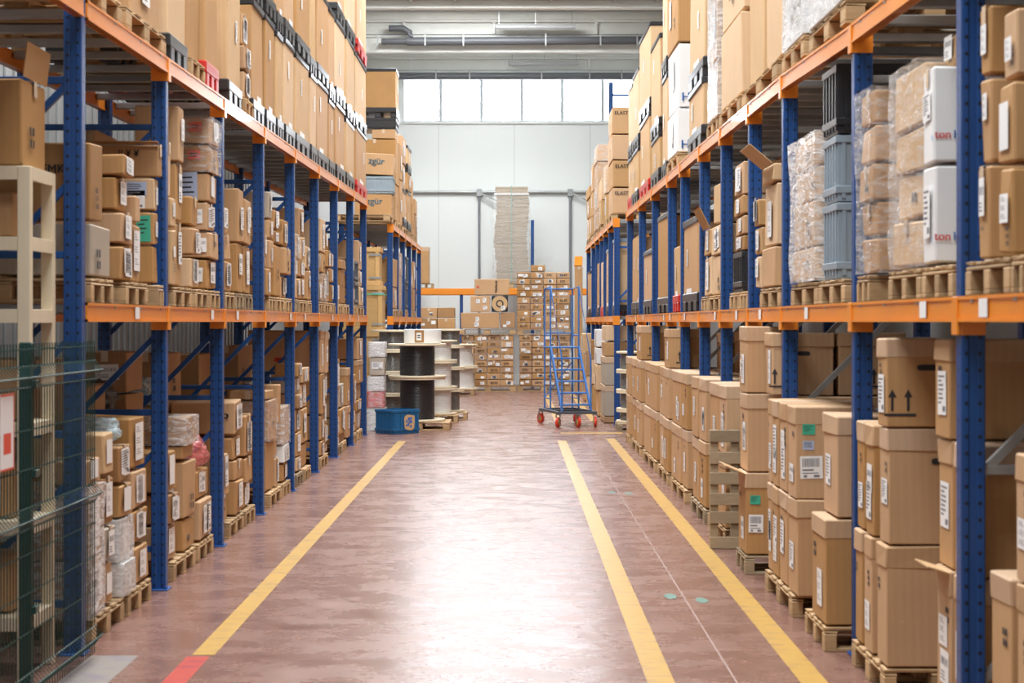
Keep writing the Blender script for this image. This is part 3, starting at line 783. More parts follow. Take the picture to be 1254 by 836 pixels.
c(431, 435, [351, 334, (313, dict(d=.7))], d=.4)
c(436, 441.5, [(371 - 26, dict(kind='d')), (318, dict(kind='d'))], d=.6)
c(442, 446.5, [350, 330, (293, dict(d=.95, yb=.0))], d=.5)
# ================================================================== fence side, floor
BF = .155; PF = -2.585
for xn, xf in ((113, 153), (157, 186), (213, 240), (243, 262), (281, 299), (301, 313), (331, 345), (347, 356), (364, 372), (374, 381), (393, 402), (411, 419), (420, 424.5), (432, 437), (439, 444)):
    pal('L', 'F', PF, xn, xf, 'old_wood' if xn in (364, 411) else 'pallet_wood', d=.58)
c = lambda *a, **k: col('L', 'F', PF, *a, BF, **k)
c(110, 130, [(687, dict(kind='w')), (596, dict(kind='w')), (562, dict(d=.3, yb=.1, lab=True))], d=.5, mat='card', film='film_thick')
c(131, 144, [690, 645, (584, dict(jit=.012)), (530, dict(d=.5))], d=.5, lab=True)
c(150, 166, [(690, dict(kind='w', mat='white_board', film='film_white')), (636, dict(kind='w', mat='white_board', film='film_white')), 593, (545, dict(tilt=.02, d=.4))], d=.45, lab=True)
c(168, 187, [670, 626, 577, (510, dict(d=.5))], d=.55, mat='card')
c(209, 222, [645, 605, (552, dict(d=.4))], lab=True, d=.5)
c(228, 243, [(636, dict(st=[('tall', 'f', .5, .5, .12, .2)])), (564, dict(jit=.012, st=[('plain', 'f', .4, .45, .1, .26)])), (546, dict(d=.5)), (510, dict(d=.42, kind='w', film='film_thick'))], d=.42, mat='card')
c(246, 262, [613, 577], d=.45)
c(275, 283, [610, 555], d=.45)
c(291, 301, [(589, dict(st=[('big', 'f', .1, .4, .26, .34)])), (564, dict(st=[('barcode', 'f', -.7, .5, .12, .14)])), 534, (489, dict(tilt=.03, jit=.015, d=.62, txt=[('OP', .13, 'f', .12, .38, 'ink')]))], d=.5, mat='card')
c(303, 312, [592, 560, 508], d=.55)
c(331, 340, [(541, dict(kind='c', lab=False)), (490, dict(kind='w')), (478, dict(d=.4))], d=.5, mat='card')
c(341, 345, [560, 520, 470], d=.58)
c(349, 357, [(568, dict()), (545, dict(kind='t')), (497, dict(kind='w', film='film_thick'))], d=.42)
c(366, 372, [560, 530, 502, (482, dict(d=.55)), 462, 444], d=.3, lab=True)
c(373, 381, [545, 500, 470, (450, dict(d=.3))], d=.6)
c(394, 399, [540, 508, 457, (404, dict(kind='a', d=1.0, st=[('red', 'f', -.2, .3, .1, .06)]))], d=.7, mat='card')
c(399.5, 403.5, [545, 520, 490, 457, (405, dict(kind='a'))], d=.4)
c(412, 417, [545, 512, 480, 440, 414], d=.55)
c(418, 424.5, [(540, dict(kind='c')), 500, 470], d=.4)
c(426, 430, [(497, dict(kind='a')), (450, dict(kind='a'))], d=.5)
c(433, 437, [520, 500, 458], d=.4)
c(438.5, 445, [505, 490, 470, (441, dict(kind='a')), (414, dict(d=.7))], d=.55)
# deeper row seen over the front row, under the middle shelf
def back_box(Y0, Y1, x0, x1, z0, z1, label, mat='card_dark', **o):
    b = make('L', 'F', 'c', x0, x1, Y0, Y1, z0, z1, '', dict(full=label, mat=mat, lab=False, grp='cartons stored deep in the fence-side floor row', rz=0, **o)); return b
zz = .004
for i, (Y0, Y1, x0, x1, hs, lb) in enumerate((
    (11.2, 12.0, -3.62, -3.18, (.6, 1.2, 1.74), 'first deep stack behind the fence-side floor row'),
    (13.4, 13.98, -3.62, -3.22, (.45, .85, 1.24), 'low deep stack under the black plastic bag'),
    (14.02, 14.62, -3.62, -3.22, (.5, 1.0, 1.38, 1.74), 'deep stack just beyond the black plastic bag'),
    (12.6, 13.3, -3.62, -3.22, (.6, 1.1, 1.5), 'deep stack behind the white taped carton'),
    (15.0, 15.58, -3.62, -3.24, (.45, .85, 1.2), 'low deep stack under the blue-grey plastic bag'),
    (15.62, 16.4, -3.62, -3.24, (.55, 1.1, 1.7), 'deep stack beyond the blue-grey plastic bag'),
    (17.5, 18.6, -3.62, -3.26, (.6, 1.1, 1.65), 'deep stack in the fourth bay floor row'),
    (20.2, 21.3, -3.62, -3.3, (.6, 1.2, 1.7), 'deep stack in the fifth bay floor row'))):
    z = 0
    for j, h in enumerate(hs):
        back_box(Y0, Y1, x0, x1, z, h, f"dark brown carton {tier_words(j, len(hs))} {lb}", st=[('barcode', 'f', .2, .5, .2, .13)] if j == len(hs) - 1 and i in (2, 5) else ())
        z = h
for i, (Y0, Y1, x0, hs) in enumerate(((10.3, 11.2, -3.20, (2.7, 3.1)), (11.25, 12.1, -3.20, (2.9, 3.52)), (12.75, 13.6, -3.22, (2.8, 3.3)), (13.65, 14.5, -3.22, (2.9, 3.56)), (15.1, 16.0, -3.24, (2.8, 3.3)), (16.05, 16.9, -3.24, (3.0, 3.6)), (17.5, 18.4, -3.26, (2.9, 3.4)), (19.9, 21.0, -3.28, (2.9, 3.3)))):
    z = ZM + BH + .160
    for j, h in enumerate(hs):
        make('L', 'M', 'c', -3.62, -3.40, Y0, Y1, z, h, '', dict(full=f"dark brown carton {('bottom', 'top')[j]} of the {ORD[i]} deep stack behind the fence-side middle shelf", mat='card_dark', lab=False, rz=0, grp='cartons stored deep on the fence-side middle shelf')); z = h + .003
# ================================================================== fence side, upper shelf
P = XL
def BU(side, Y): return zU(side, Y) + BH + .004
def P_(side, xn, xf, tops, plane=None, d=.95, foots=None, lid=1, mats=None):
    """pile of cartons on moulded bases; tops in metres"""
    plane = plane if plane is not None else (XL if side == 'L' else XR)
    Y = max(Yp(xf, plane), Yp(xn, plane)); base = max(BU(side, Yp(xn, plane)), BU(side, Y))
    ys = []
    for i, t in enumerate(tops):
        oo = dict(foot=(foots[i] if foots else 'black_plastic'), lid=lid)
        if mats and mats[i]: oo['mat'] = mats[i]
        ys.append((float(t), oo))
    return col(side, 'U', plane, xn, xf, ys, base, kind='p', d=d)
def boxes_up(side, xn, xf, ys, lift=.156, plane=None, **k):
    plane = plane if plane is not None else (XL if side == 'L' else XR)
    Y = Yp(xf, plane); base = max(BU(side, Y), BU(side, Yp(xn, plane))) + lift
    return col(side, 'U', plane, xn, xf, ys, base, **k)
pal('L', 'U', P, -80, -12); pal('L', 'U', P, -5, 58)
boxes_up('L', -78, -12, [5.2], d=1.05); boxes_up('L', -4, 57, [5.1], d=1.05)
pal('L', 'U', P, 104, 150); pal('L', 'U', P, 155, 204); pal('L', 'U', P, 235, 252); pal('L', 'U', P, 301, 311)
boxes_up('L', 106, 150, [4.9, 5.4])
boxes_up('L', 168, 203, [4.55, 5.2], lab=True)
P_('L', 211, 233, [5.22])
boxes_up('L', 235, 252.5, [5.25], mat='card', lab=False, d=.9)
P_('L', 253, 269, [5.22], foots=['red_plastic'])
P_('L', 282, 300, [5.22])
boxes_up('L', 301.5, 310, [4.4, 4.65, 4.98], lab=True, d=.5)
T2, T3 = 6.45, 7.75
for xn, xf, tops, ft in ((311, 325, [5.2, T2], 0), (328, 340, [5.22, T2], 0), (341, 348.5, [5.18, T2], 0), (351, 363, [5.22, T2], 0), (365, 380.5, [5.22, T2], 0), (382, 390, [5.18, T2], 0), (391.5, 404, [5.22, T2], 0), (405.5, 412, [5.14, T2], 0), (413.5, 424, [5.22, T2, T3], 0), (425.5, 436, [5.16, T2, T3], 0), (437.5, 450.5, [5.24, T2, T3], 1)):
    f = ['black_plastic'] * 3
    if ft: f = ['red_plastic', 'black_plastic', 'red_plastic']
    P_('L', xn, xf, tops, foots=f, d=.92 if xn != 391.5 else 1.05)
# ================================================================== ladder side, middle shelf
P = XR
for xn, xf in ((1262, 1237), (1236, 1172), (1166, 1128), (1127, 1087), (1064, 1036), (1034, 1002), (1001, 968), (955, 930), (926, 905), (904, 893), (884, 867), (866, 857)):
    pal('R', 'M', P, xn, xf)
c = lambda *a, **k: col('R', 'M', P, *a, BM, **k)
c(1237, 1217, [200, 95, 2], d=.5, mat='card', lab=True)
c(1200, 1187, [200, (91, dict(tilt=-.02)), (2, dict(off=.04))], d=.4, mat='card', lab=True)
TON = [('e', .058, '-', .36, .22, 'ink_sky'), ('ton', .058, 'f', -.49, .24, 'ink_red'), ('H', .058, 'f', -.225, .24, 'ink_blue')]
c(1144, 1127, [(198, dict(txt=TON)), (78, dict(txt=TON)), (34, dict(kind='c', mat='card_pale', d=.36, off=.1, r=.03))], kind='t', d=.34, off=0.0, lab=True)
rm3 = c(1126, 1091, [(264, dict()), (206, dict()), (150, dict()), (72, dict())], d=.75, mat='card_pale', lab=False)
rm4 = c(1068, 1038, [(288, dict()), (245, dict()), (198, dict()), (150, dict()), (106, dict())], d=.44, mat='card', lab=False)
c(1022, 1004, [(246, dict(kind='g')), (163, dict(kind='g')), (76, dict(kind='k', d=.7))], d=.5)
rm6 = c(1000, 969, [(300, dict()), (240, dict()), (200, dict()), (160, dict())], d=.7, mat='card_pale', lab=False)
def wrap_stack(bs, label, mat='film'):
    bs = [b for b in bs if b]
    lo = [min(b.location.x - b['_d'][0] / 2 for b in bs), min(b.location.y - b['_d'][1] / 2 for b in bs), min(b.location.z for b in bs)]
    hi = [max(b.location.x + b['_d'][0] / 2 for b in bs), max(b.location.y + b['_d'][1] / 2 for b in bs), max(b.location.z + b['_d'][2] for b in bs)]
    e = empty('tmp', ((lo[0] + hi[0]) / 2, (lo[1] + hi[1]) / 2, lo[2])); dims = (hi[0] - lo[0], hi[1] - lo[1], hi[2] - lo[2])
    o = shell_film(e, mat, .010, .014, 'stretch_film', .0, dims[2] + .012, dims)
    o.parent = None; o.location = e.location; bpy.data.objects.remove(e); tag(o, label, 'plastic film'); return o
if rm3: wrap_stack(rm3, 'clear stretch film round the tall carton stack beside the white boxes')
if rm4: wrap_stack(rm4, 'clear stretch film round the carton stack in front of the black crate')
if rm6: wrap_stack(rm6, 'wrinkled milky stretch film round the stack beside the grey crates', 'film_thick')
c(946, 931, [(300, dict(lab=False, mat='card')), (222, dict(lab=True, mat='card_pale')), (198, dict(flaps='-', fang=.7, yb=.05, rz=0, mat='card_pale', lab=False))], d=.55)
c(926, 908, [311, 276, 240], ya=.03, rz=0, d=.42, mat='card_pale')
c(906, 894, [(306, dict(kind='k')), 286, 262, (237, dict()), (194, dict(d=.5, mat='card', txt=[('|||', .09, 'f', -.1, .5, 'ink')]))], d=.4)
c(885, 867, [(308, dict()), 270, (214, dict(tilt=.02))], d=.4, mat='card_pale')
c(866, 857, [(312, dict()), (278, dict(mat='card_pale', flaps='-', fang=1.1))], d=.6, mat='card_pale')
def PM(xn, xf, y, foot='black_plastic', lid=1, d=.8, **k):
    return col('R', 'M', P, xn, xf, [(y, dict(foot=foot, lid=lid, **k))], ZM + BH + .004, kind='p', d=d)
PM(852, 835, 262, d=.85)
PM(831, 823, 300, 'red_plastic', 0)
PM(817.5, 804, 256)
PM(797, 787, 303)
PM(785.5, 779, 286, lid=0)
PM(778.5, 771.5, 288, lid=0)
# ================================================================== ladder side, floor: lidded boxes in tiers
t1, t2, t3 = .80, 1.42, 1.90
def stackF(xn, xf, tiers=(t1, t2), plane=1.87, d=.62, **k):
    return col('R', 'F', plane, xn, xf, [(float(t), {}) if not isinstance(t, tuple) else (float(t[0]), t[1]) for t in tiers], BF, kind='a', d=d, mat='card', **k)
for xn, xf, pl in ((1260, 1208, 2.05), (1196, 1140, 2.06), (1083, 1042, 1.96), (1020, 985, 1.87), (970, 935, 1.87), (912.5, 901, 1.82), (888, 866, 1.87), (863, 845, 1.87), (839, 821, 1.87), (818, 805, 1.87), (802, 787, 1.87), (784, 773, 1.87), (770.5, 766, 1.87)):
    pal('R', 'F', pl, xn, xf, 'old_wood' if xn in (912.5, 863) else 'pallet_wood', d=min(.66, 2.53 - pl))
ar = dict(arrows=True); BW = dict(st=[('green', 'f', -.76, .80, .085, .07), ('blue', 'f', -.75, .60, .075, .06), ('big', 'f', -.80, .30, .15, .15)])
stackF(1262, 1237, (.92, 1.45), 2.05, d=.6)
stackF(1236, 1209, (.92,), 2.05, d=.5)
stackF(1188, 1162, (t1, t2), 2.06, d=.55)
stackF(1161, 1141, ((t1, dict(flaps='-', fang=.3)), t2, (t3, dict(ya=0, d=.54, hole=True, hx=.3))), 2.06, d=.55)
stackF(1083, 1070, (t1, (t2, dict(hole=True, hx=.3)), (t3, dict(arrows=True, hole=True, hx=.22, au=-.5, d=.31))), 1.96, d=.36)
stackF(1066, 1055, (t1, t2), 1.96, d=.5)
stackF(1053, 1043, (t1, t2), 1.96, d=.5)
stackF(1018, 992, ((t1, dict(off=0.0)), (t2, dict(off=.07))), 1.87, d=.45)
stackF(973, 962, (t1, (t2, BW)), 1.87, d=.5)
stackF(960.5, 950.5, (t1, t2), 1.87)
stackF(949.5, 942, (t1, t2), 1.87)
stackF(941, 933, (t1, t2), 1.87)
# the long upper boxes stand on a deeper stack beyond the third upright
def ar_box(x0, x1, y0, y1, z0, z1, label, **o):
    return make('R', 'F', 'a', x0, x1, y0, y1, z0, z1, '', dict(full=label, lab=o.pop('lab', False), grp=GRP('R', 'F'), **o))
ar_box(2.14, 2.62, 12.66, 13.08, .004, .72, 'lidded brown box under the long upper boxes, bottom one, ladder-side third bay')
ar_box(2.14, 2.62, 12.66, 13.08, .724, t2, 'lidded brown box directly under the long upper box, ladder-side third bay')
ar_box(1.96, 2.44, 12.67, 13.08, t2 + .004, t3, 'wide lidded box with hand hole, behind the third upright on the ladder side', arrows=True, hole=True, hx=.0, au=-.75, st=[('tall', '-', -.3, .4, .12, .26)])
ar_box(2.66, 3.06, 12.67, 13.08, .004, .72, 'bottom lidded box below the brace, deep in the ladder-side third bay')
ar_box(2.66, 3.06, 12.67, 13.08, .724, t2, 'middle lidded box below the brace, deep in the ladder-side third bay')
ar_box(2.46, 2.98, 12.67, 13.08, t2 + .004, t3, 'lidded box with arrows beside the wide box with hand hole', arrows=True, au=-.1)
stackF(912.5, 902.5, ((t1, dict(flaps='-', fang=.4, st=[('green', 'f', -.80, .70, .08, .07), ('big', 'f', -.86, .35, .115, .14)], txt=[('2 A', .07, 'f', -.40, .86, 'label_print')])), t2, (1.95, dict(arrows=True, au=.2, d=.42))), 1.82, d=.42)
stackF(887.5, 879, (t1, t2), 1.87); stackF(878.5, 868, (t1, t2), 1.87)
stackF(863, 854, (t1, (t2, dict())), 1.87, d=.55); stackF(853, 845.5, (t1, t2), 1.87)
stackF(839, 832, (t1, t2), 1.87); stackF(831.5, 821, (t1, t2), 1.87)
stackF(817.5, 811.5, (t1, t2, (1.9, dict(arrows=True, au=-.3, d=.5, ya=.0))), 1.87, d=.5); stackF(811, 805.5, (t1, t2), 1.87)
stackF(802, 795, (t1, t2), 1.87); stackF(794.5, 787.5, (t1, t2), 1.87)
stackF(784, 778.5, (t1, t2, (1.93, dict(arrows=True, au=-.3, d=.5))), 1.87); stackF(778, 773, (t1, t2), 1.87)
stackF(770.3, 766, (t1, t2), 1.87)
# deep row under the middle shelf, seen above the front lids
for i, (Y0, Y1, x0, x1, tp) in enumerate(((8.0, 9.0, 2.68, 3.07, 1.86), (10.2, 11.3, 2.55, 3.0, 1.0), (14.6, 16.0, 2.62, 3.05, 1.88), (16.5, 17.8, 2.62, 3.05, 1.80), (18.4, 19.8, 2.62, 3.05, 1.88), (20.4, 21.6, 2.62, 3.05, 1.84))):
    z = .004
    for j, t in enumerate((tp * .34, tp * .68, tp)):
        ar_box(x0, x1, Y0, Y1, z, t, f"{('bottom', 'middle', 'top')[j]} lidded box of the {ORD[i]} deep stack behind the ladder-side floor row", mat='card_dark'); z = t + .003
# ================================================================== ladder side, upper shelf
pal('R', 'U', XR, 1400, 1265); pal('R', 'U', XR, 1255, 1160); pal('R', 'U', XR, 1150, 1075)
boxes_up('R', 1395, 1265, [4.9], d=1.05); boxes_up('R', 1250, 1160, [4.9], d=1.05); boxes_up('R', 1148, 1076, [4.9], d=1.05)
pal('R', 'U', XR, 1035, 990); pal('R', 'U', XR, 984, 957); pal('R', 'U', XR, 951, 908); pal('R', 'U', XR, 905.5, 880); pal('R', 'U', XR, 878, 865); pal('R', 'U', XR, 830, 816)
boxes_up('R', 1035, 990, [4.5, 5.2], d=.9, kind='w', mat='white_board', film='film_white')
boxes_up('R', 984, 958, [4.6, 5.3], d=.9, kind='w', mat='white_board', film='film_white')
boxes_up('R', 951, 931, [(5.7, dict(jit=.02))], mat='card_pale', d=.8, lab=True)
boxes_up('R', 929, 909, [(5.8, dict(jit=.02))], mat='card_pale', d=.8, lab=True)
boxes_up('R', 905, 880, [4.78, 5.6], mat='card_pale', d=.8)
boxes_up('R', 878, 866, [4.6, 5.3, 6.0], kind='w', mat='card_pale', d=.8, film='film_white')
P_('R', 859, 841, [4.62, 5.95, 7.2], d=.9, mats=['card_pale'] * 3)
boxes_up('R', 829, 817, [(4.62, dict(txt=[('Helio', .15, 'f', -.40, .1, 'ink_blue')])), (5.42, dict(txt=[('Helio', .15, 'f', -.40, .1, 'ink_blue')], st=[('orange', 'f', .25, .86, .16, .2)])), (6.6, dict(kind='c', mat='card'))], kind='t', d=.46, lab=True, pl=1)
P_('R', 815, 808, [5.3, 6.9], d=.8, mats=['card_pale'] * 2)
P_('R', 806.5, 796, [4.62, 6.0], d=.7, mats=['card_pale'] * 2)
P_('R', 793, 781, [5.15, 6.5], d=.62, foots=['red_plastic', 'black_plastic'], mats=['card_pale'] * 2)
P_('R', 780, 773, [4.85, 6.15], d=.7, mats=['card_pale'] * 2)
P_('R', 772, 767.5, [4.85, 6.1], d=.7, foots=['red_plastic', 'black_plastic'], mats=['card_pale'] * 2)
# ------------------------------------------------------------------ far racks
BMf = ZM + BH + .158
P = XLF
c = lambda *a, **k: col('LF', 'U', P, *a, 3.86 + BH + .158, **k)
for xn, xf in ((477, 485), (487, 493), (494, 500), (501, 505.5), (507, 511)): pal('LF', 'U', P, xn, xf)
c(482, 485, [(4.62, dict(txt=[('zgür', .19, 'f', -.17, .55, 'ink_teal')])), (4.98, dict(kind='g')), (5.48, dict(tilty=.06, txt=[('zgür', .19, 'f', -.17, .5, 'ink_teal')]))], d=.78, lab=False, mat='card')
c(486, 490, [(4.9, {}), (5.85, dict(d=.9)), (6.06, dict(d=.5)), (6.3, dict(kind='k')), (7.35, dict(kind='p', d=.8, foot='black_plastic'))], d=.8, mat='card', lab=False)
c(490.8, 494, [5.1, 5.9], mat='card'); c(495, 499, [(5.0, dict(kind='p')), 5.6, 6.2], d=.6, mat='card')
c(500.5, 504.5, [(5.1, dict(kind='p')), 5.5, (6.15, dict(kind='p'))], d=.6); c(506, 508.5, [4.9, 5.5], d=.5); c(509, 512, [4.7, 5.1], d=.5)
LAST[('LF', 'M')] = 0
c = lambda *a, **k: col('LF', 'M', P, *a, BMf, **k)
for xn, xf in ((482, 488), (489, 493), (495, 500), (502, 506), (507, 512)): pal('LF', 'M', P, xn, xf)
c(481, 487, [(2.7, {}), (3.3, {})], d=.7); c(488.5, 493, [3.0, 3.5], d=.5, kind='w', mat='card'); c(495, 498, [2.8, 3.4], d=.5)
c(498.5, 501, [(2.8, dict(kind='d')), (3.5, dict(kind='d'))], d=.5); c(502, 506, [2.7, 3.2], d=.5); c(507, 512, [2.8, 3.5], d=.5)
c = lambda *a, **k: col('LF', 'F', P, *a, .004, **k)
c(482, 488, [.6, 1.2, 1.7], d=.6); c(490, 499, [.6, 1.2], d=.6); c(501, 510, [.6, 1.2, 1.6], d=.6)
P = XRF
c = lambda *a, **k: col('RF', 'U', P, *a, 3.86 + BH + .158, **k)
for xn, xf in ((749, 742), (741, 739), (735.5, 730), (729, 725), (724, 718)): pal('RF', 'U', P, xn, xf)
EL = dict(txt=[('ELASTON', .10, 'f', -.42, .72, 'ink'), ('✓', .16, 'f', .1, .25, 'ink')])
c(748, 742.5, [(4.66, EL), (5.2, EL), (5.72, {}), (6.26, EL)], d=.72, mat='card', lab=False)
c(741, 739, [4.7, (5.3, dict(kind='w'))], d=.5, mat='card_pale'); c(735.5, 731.5, [4.7, 5.2], d=.5, mat='card_pale'); c(731, 727, [4.6, 5.2, 5.7, 6.1], d=.5, kind='w', mat='card')
c(725, 722, [4.6, 5.2, 5.9], d=.5, mat='card'); c(721, 717, [4.7, 5.2, 5.5], d=.5, mat='card')
def PMf(xn, xf, z, **k): return col('RF', 'M', P, xn, xf, [(z, k)], ZM + BH + .004, kind='p', d=.8)
PMf(752.5, 749, 3.6, lidm='grey_plastic', mat='card_pale'); PMf(747, 741, 3.5, lidm='grey_plastic', mat='card_pale'); PMf(739.5, 735, 3.3, foot='red_plastic', lid=0, mat='card_pale'); PMf(733, 728, 3.35, lid=0)
PMf(726, 722, 3.2, lid=0); PMf(721, 718, 3.3)
def RFs(plane, xn, xf, ys, **k): return col('RF', 'F', plane, xn, xf, ys, .004, **k)
RFs(1.77, 739, 734.5, [(.14, dict(kind='c', mat='card_dark')), (.74, dict(kind='a', mat='card_grey')), (1.30, dict(kind='a', mat='card_grey')), (1.60, {}), (1.92, {})], d=.6, lab=False)
RFs(1.73, 730, 727, [.55, 1.1, (1.45, dict(kind='t')), (1.84, dict(kind='t'))], d=.6)
RFs(1.73, 724, 720.5, [.6, 1.15, 1.6], d=.6); RFs(1.73, 719, 716, [.7, 1.3], d=.5); RFs(1.73, 714.5, 711, [.6, 1.2, 1.7], d=.5)
# boxes stacked on the floor just past the ladder-side rack, and the spools of cable in front of them
# ------------------------------------------------------------------ cable reels
def reel(x, y, z, fr, dr, h, drum, label, flange='cream_flange', group=None, cone=0):
    e = empty('cable_reel', (x, y, z)); t = .035
    for zz in (z, z + h - t):
        m = MB(); m.lathe((x, y, zz), [(fr - .004, 0), (fr, .004), (fr, t - .004), (fr - .004, t)], 36); m.build('flange', flange, e, smooth=True)
    m = MB(); prof = [(dr, t)]; n = max(6, int((h - 2 * t) / .035))
    for k in range(n):
        q = (h - 2 * t) / n; a = t + q * k; rr = dr - cone * k / n
        prof += [(rr - .004, a), (rr, a + q * .3), (rr, a + q * .7), (rr - .004, a + q)]
    m.lathe((x, y, z), prof, 32); m.build('wound_cable', drum, e, smooth=True)
    tag(e, label, 'cable reel', group); return e
bx = Xp(511, 31.0); by = 31.0
pallet(bx - .5, bx + .62, by - .5, by + .5, 0, 'wooden pallet under the two black cable reels', rz=0)
reel(bx, by, .154, .52, .32, .80, 'black_coil', 'lower black cable reel on the pallet behind the blue bin')
reel(bx, by, .958, .54, .325, .62, 'black_coil', 'upper black cable reel carrying the white drum')
m = MB(); m.lathe((bx + .1, by, 1.582), [(.33, 0), (.345, .01), (.345, .25), (.33, .26)], 40)
wd = m.build('cable_drum', 'white_board', loc=(bx + .1, by, 1.582), smooth=True); tag(wd, 'white round drum with brown label on top of the black reels', 'cable drum')
m = MB(); a0 = -1.95
def arc(mb, r, a0, a1, z0, z1, mi=0, n=6):
    for k in range(n):
        p, q = a0 + (a1 - a0) * k / n, a0 + (a1 - a0) * (k + 1) / n
        f = lambda a, z: (bx + .1 + r * math.cos(a), by + r * math.sin(a), 1.582 + z)
        mb.quad(f(p, z0), f(q, z0), f(q, z1), f(p, z1), mi)
arc(m, .348, -1.95, -1.45, .02, .25, 0); arc(m, .350, -1.85, -1.58, .06, .2, 1); arc(m, .352, -1.8, -1.63, .1, .12, 2); arc(m, .352, -1.8, -1.63, .14, .16, 2)
m.build('paper_label', ['card_dark', 'label_white', 'ink'], wd, fix=False)
for i, (px, Y, hs, dr, fr, mt, nm) in enumerate(((539, 33.2, (.52, .52, .42), .22, .34, 'wound_white', 'white'), (551, 34.2, (.44, .44, .44, .35), .2, .3, 'wound_silver', 'silvery'), (481, 32.6, (.42, .42, .42, .40), .27, .42, 'wound_silver', 'silvery'))):
    x = Xp(px, Y); z = .154
    pallet(x - .36, x + .36, Y - .38, Y + .38, 0, f"wooden pallet under the {('white', 'rear silvery', 'bin-side silvery')[i]} cable reels", 'pallet_wood')
    for j, h in enumerate(hs):
        reel(x, Y, z, fr, dr, h, mt, f"{nm} cable reel, {tier_words(j, len(hs))} the stack {('right behind the black reels', 'beyond the white cable reels', 'between the blue bin and the black reels')[i]}".replace('right ', 'close ')); z += h + .003
x = Xp(561, 45.6); Y = 45.6
pallet(x - .45, x + .45, Y - .45, Y + .45, 0, 'small wooden pallet under the two pale cone reels')
reel(x, Y, .154, .56, .46, .60, 'wound_white', 'lower pale tapering cable reel near the far box pallet', cone=.06)
reel(x, Y, .758, .54, .44, .62, 'wound_white', 'upper pale tapering cable reel near the far box pallet', cone=.08)
x = Xp(763, 28.9) ; Y = 30.6; x = 1.94
pallet(x - .05, x + .75, Y - .38, Y + .38, 0, 'weathered pallet under the clear wrapped spools by the far upright', 'old_wood')
z = .154
for j, h in enumerate((.22, .34, .36, .36)):
    reel(x + .33, Y, z, .38, .30, h, 'wound_silver', f"clear wrapped spool, {tier_words(j, 4)} the stack by the far ladder-side upright"); z += h + .003
# ------------------------------------------------------------------ blue bin
Yb = 29.8; xb = Xp(486.5, Yb)
b = crate(xb - .29, xb + .29, Yb - .25, Yb + .25, .002, .43, 'blue_bin', 'plastic_bin', rz=.0)
m = MB(); l = wloc(b); W, D, Hh = b['_d']
def worn(cx, cz, r, mi, sd, off, sq=1.0):
    pts = []
    for k in range(26):
        t = 2 * PI * k / 26; rr = r * (1 + .16 * noise.noise(Vector((math.cos(t) * 2 + sd, math.sin(t) * 2, sd))))
        c_, s_ = math.cos(t), math.sin(t); q = 1 / max(abs(c_), abs(s_)) ** .7
        pts.append((l.x + cx + rr * c_ * q * sq, l.y - D / 2 - .018 - off, l.z + cz + rr * s_ * q))
    m.add(pts, [tuple(range(26))], mi)
worn(.06, .20, .135, 0, 3.1, 0, .9)
for (cx, cz, r, sd) in ((.05, .26, .03, 1), (.0, .22, .022, 2), (.09, .21, .03, 4), (.03, .16, .026, 5), (.10, .27, .02, 6), (.09, .13, .022, 7), (.05, .2, .018, 9), (-.01, .145, .016, 8)): worn(cx, cz, r, 1, sd, .001)
m.build('worn_sticker', ['card_pale', 'ink_blue'], b, fix=False)
b.rotation_euler = (0, 0, .75); tag(b, 'blue plastic bin with worn sticker on the floor beside the black reels', 'bin')
# ------------------------------------------------------------------ goods beyond the fence-side rack, beside the bin
def bag(x, y, z, rx, ry, rz_, mat, label, seed, name='plastic_bag', amp=.28, grp=None):
    bm = bmesh.new(); bmesh.ops.create_icosphere(bm, subdivisions=4, radius=1)
    for v in bm.verts:
        n_ = noise.noise(v.co * 1.7 + Vector((seed, 0, 0))) * amp + noise.noise(v.co * 4.5 + Vector((0, seed, 0))) * amp * .55 + abs(noise.noise(v.co * 9 + Vector((0, 0, seed)))) * amp * .3
        v.co *= 1 + n_
        v.co = Vector((v.co.x * rx, v.co.y * ry, max(v.co.z, -.72) * rz_))
    mn = min(v.co.z for v in bm.verts)
    for v in bm.verts: v.co.z -= mn
    me = bpy.data.meshes.new(name); bm.to_mesh(me); bm.free(); me.materials.append(MATS[mat])
    for p in me.polygons: p.use_smooth = True
    o = bpy.data.objects.new(name, me); COL.objects.link(o); o.location = (x, y, z); tag(o, label, 'bag', grp); return o
Yc = 30.3
def side_box(px0, px1, z0, z1, d, label, mat, kind='c', **o):
    x0, x1 = Xp(px0, Yc), Xp(px1, Yc)
    return make('LF', 'F', kind, x0, x1, Yc, Yc + d, z0, z1, '', dict(full=label, mat=mat, lab=False, rz=0, grp='goods piled beside the blue bin', **o))
side_box(449, 471, .004, .42, .5, 'white carton at the foot of the pile beside the blue bin', 'white_board', 'w', film='film_thick')
side_box(450, 470, .424, .72, .5, 'pinkish wrapped carton in the pile beside the blue bin', 'label_white', 'w', film='film_red')
side_box(450, 470, .724, 1.0, .5, 'white wrapped carton in the pile beside the blue bin', 'white_board', 'w', film='film_thick')
side_box(452, 471, 1.004, 1.34, .5, 'greyish carton with slanting label high in the pile by the bin', 'card_grey', 'c', st=[('address', 'f', .2, .6, .2, .13)])
side_box(451, 471, 1.344, 1.62, .5, 'top carton in clear film of the pile by the bin', 'white_board', 'w', film='film_thick')
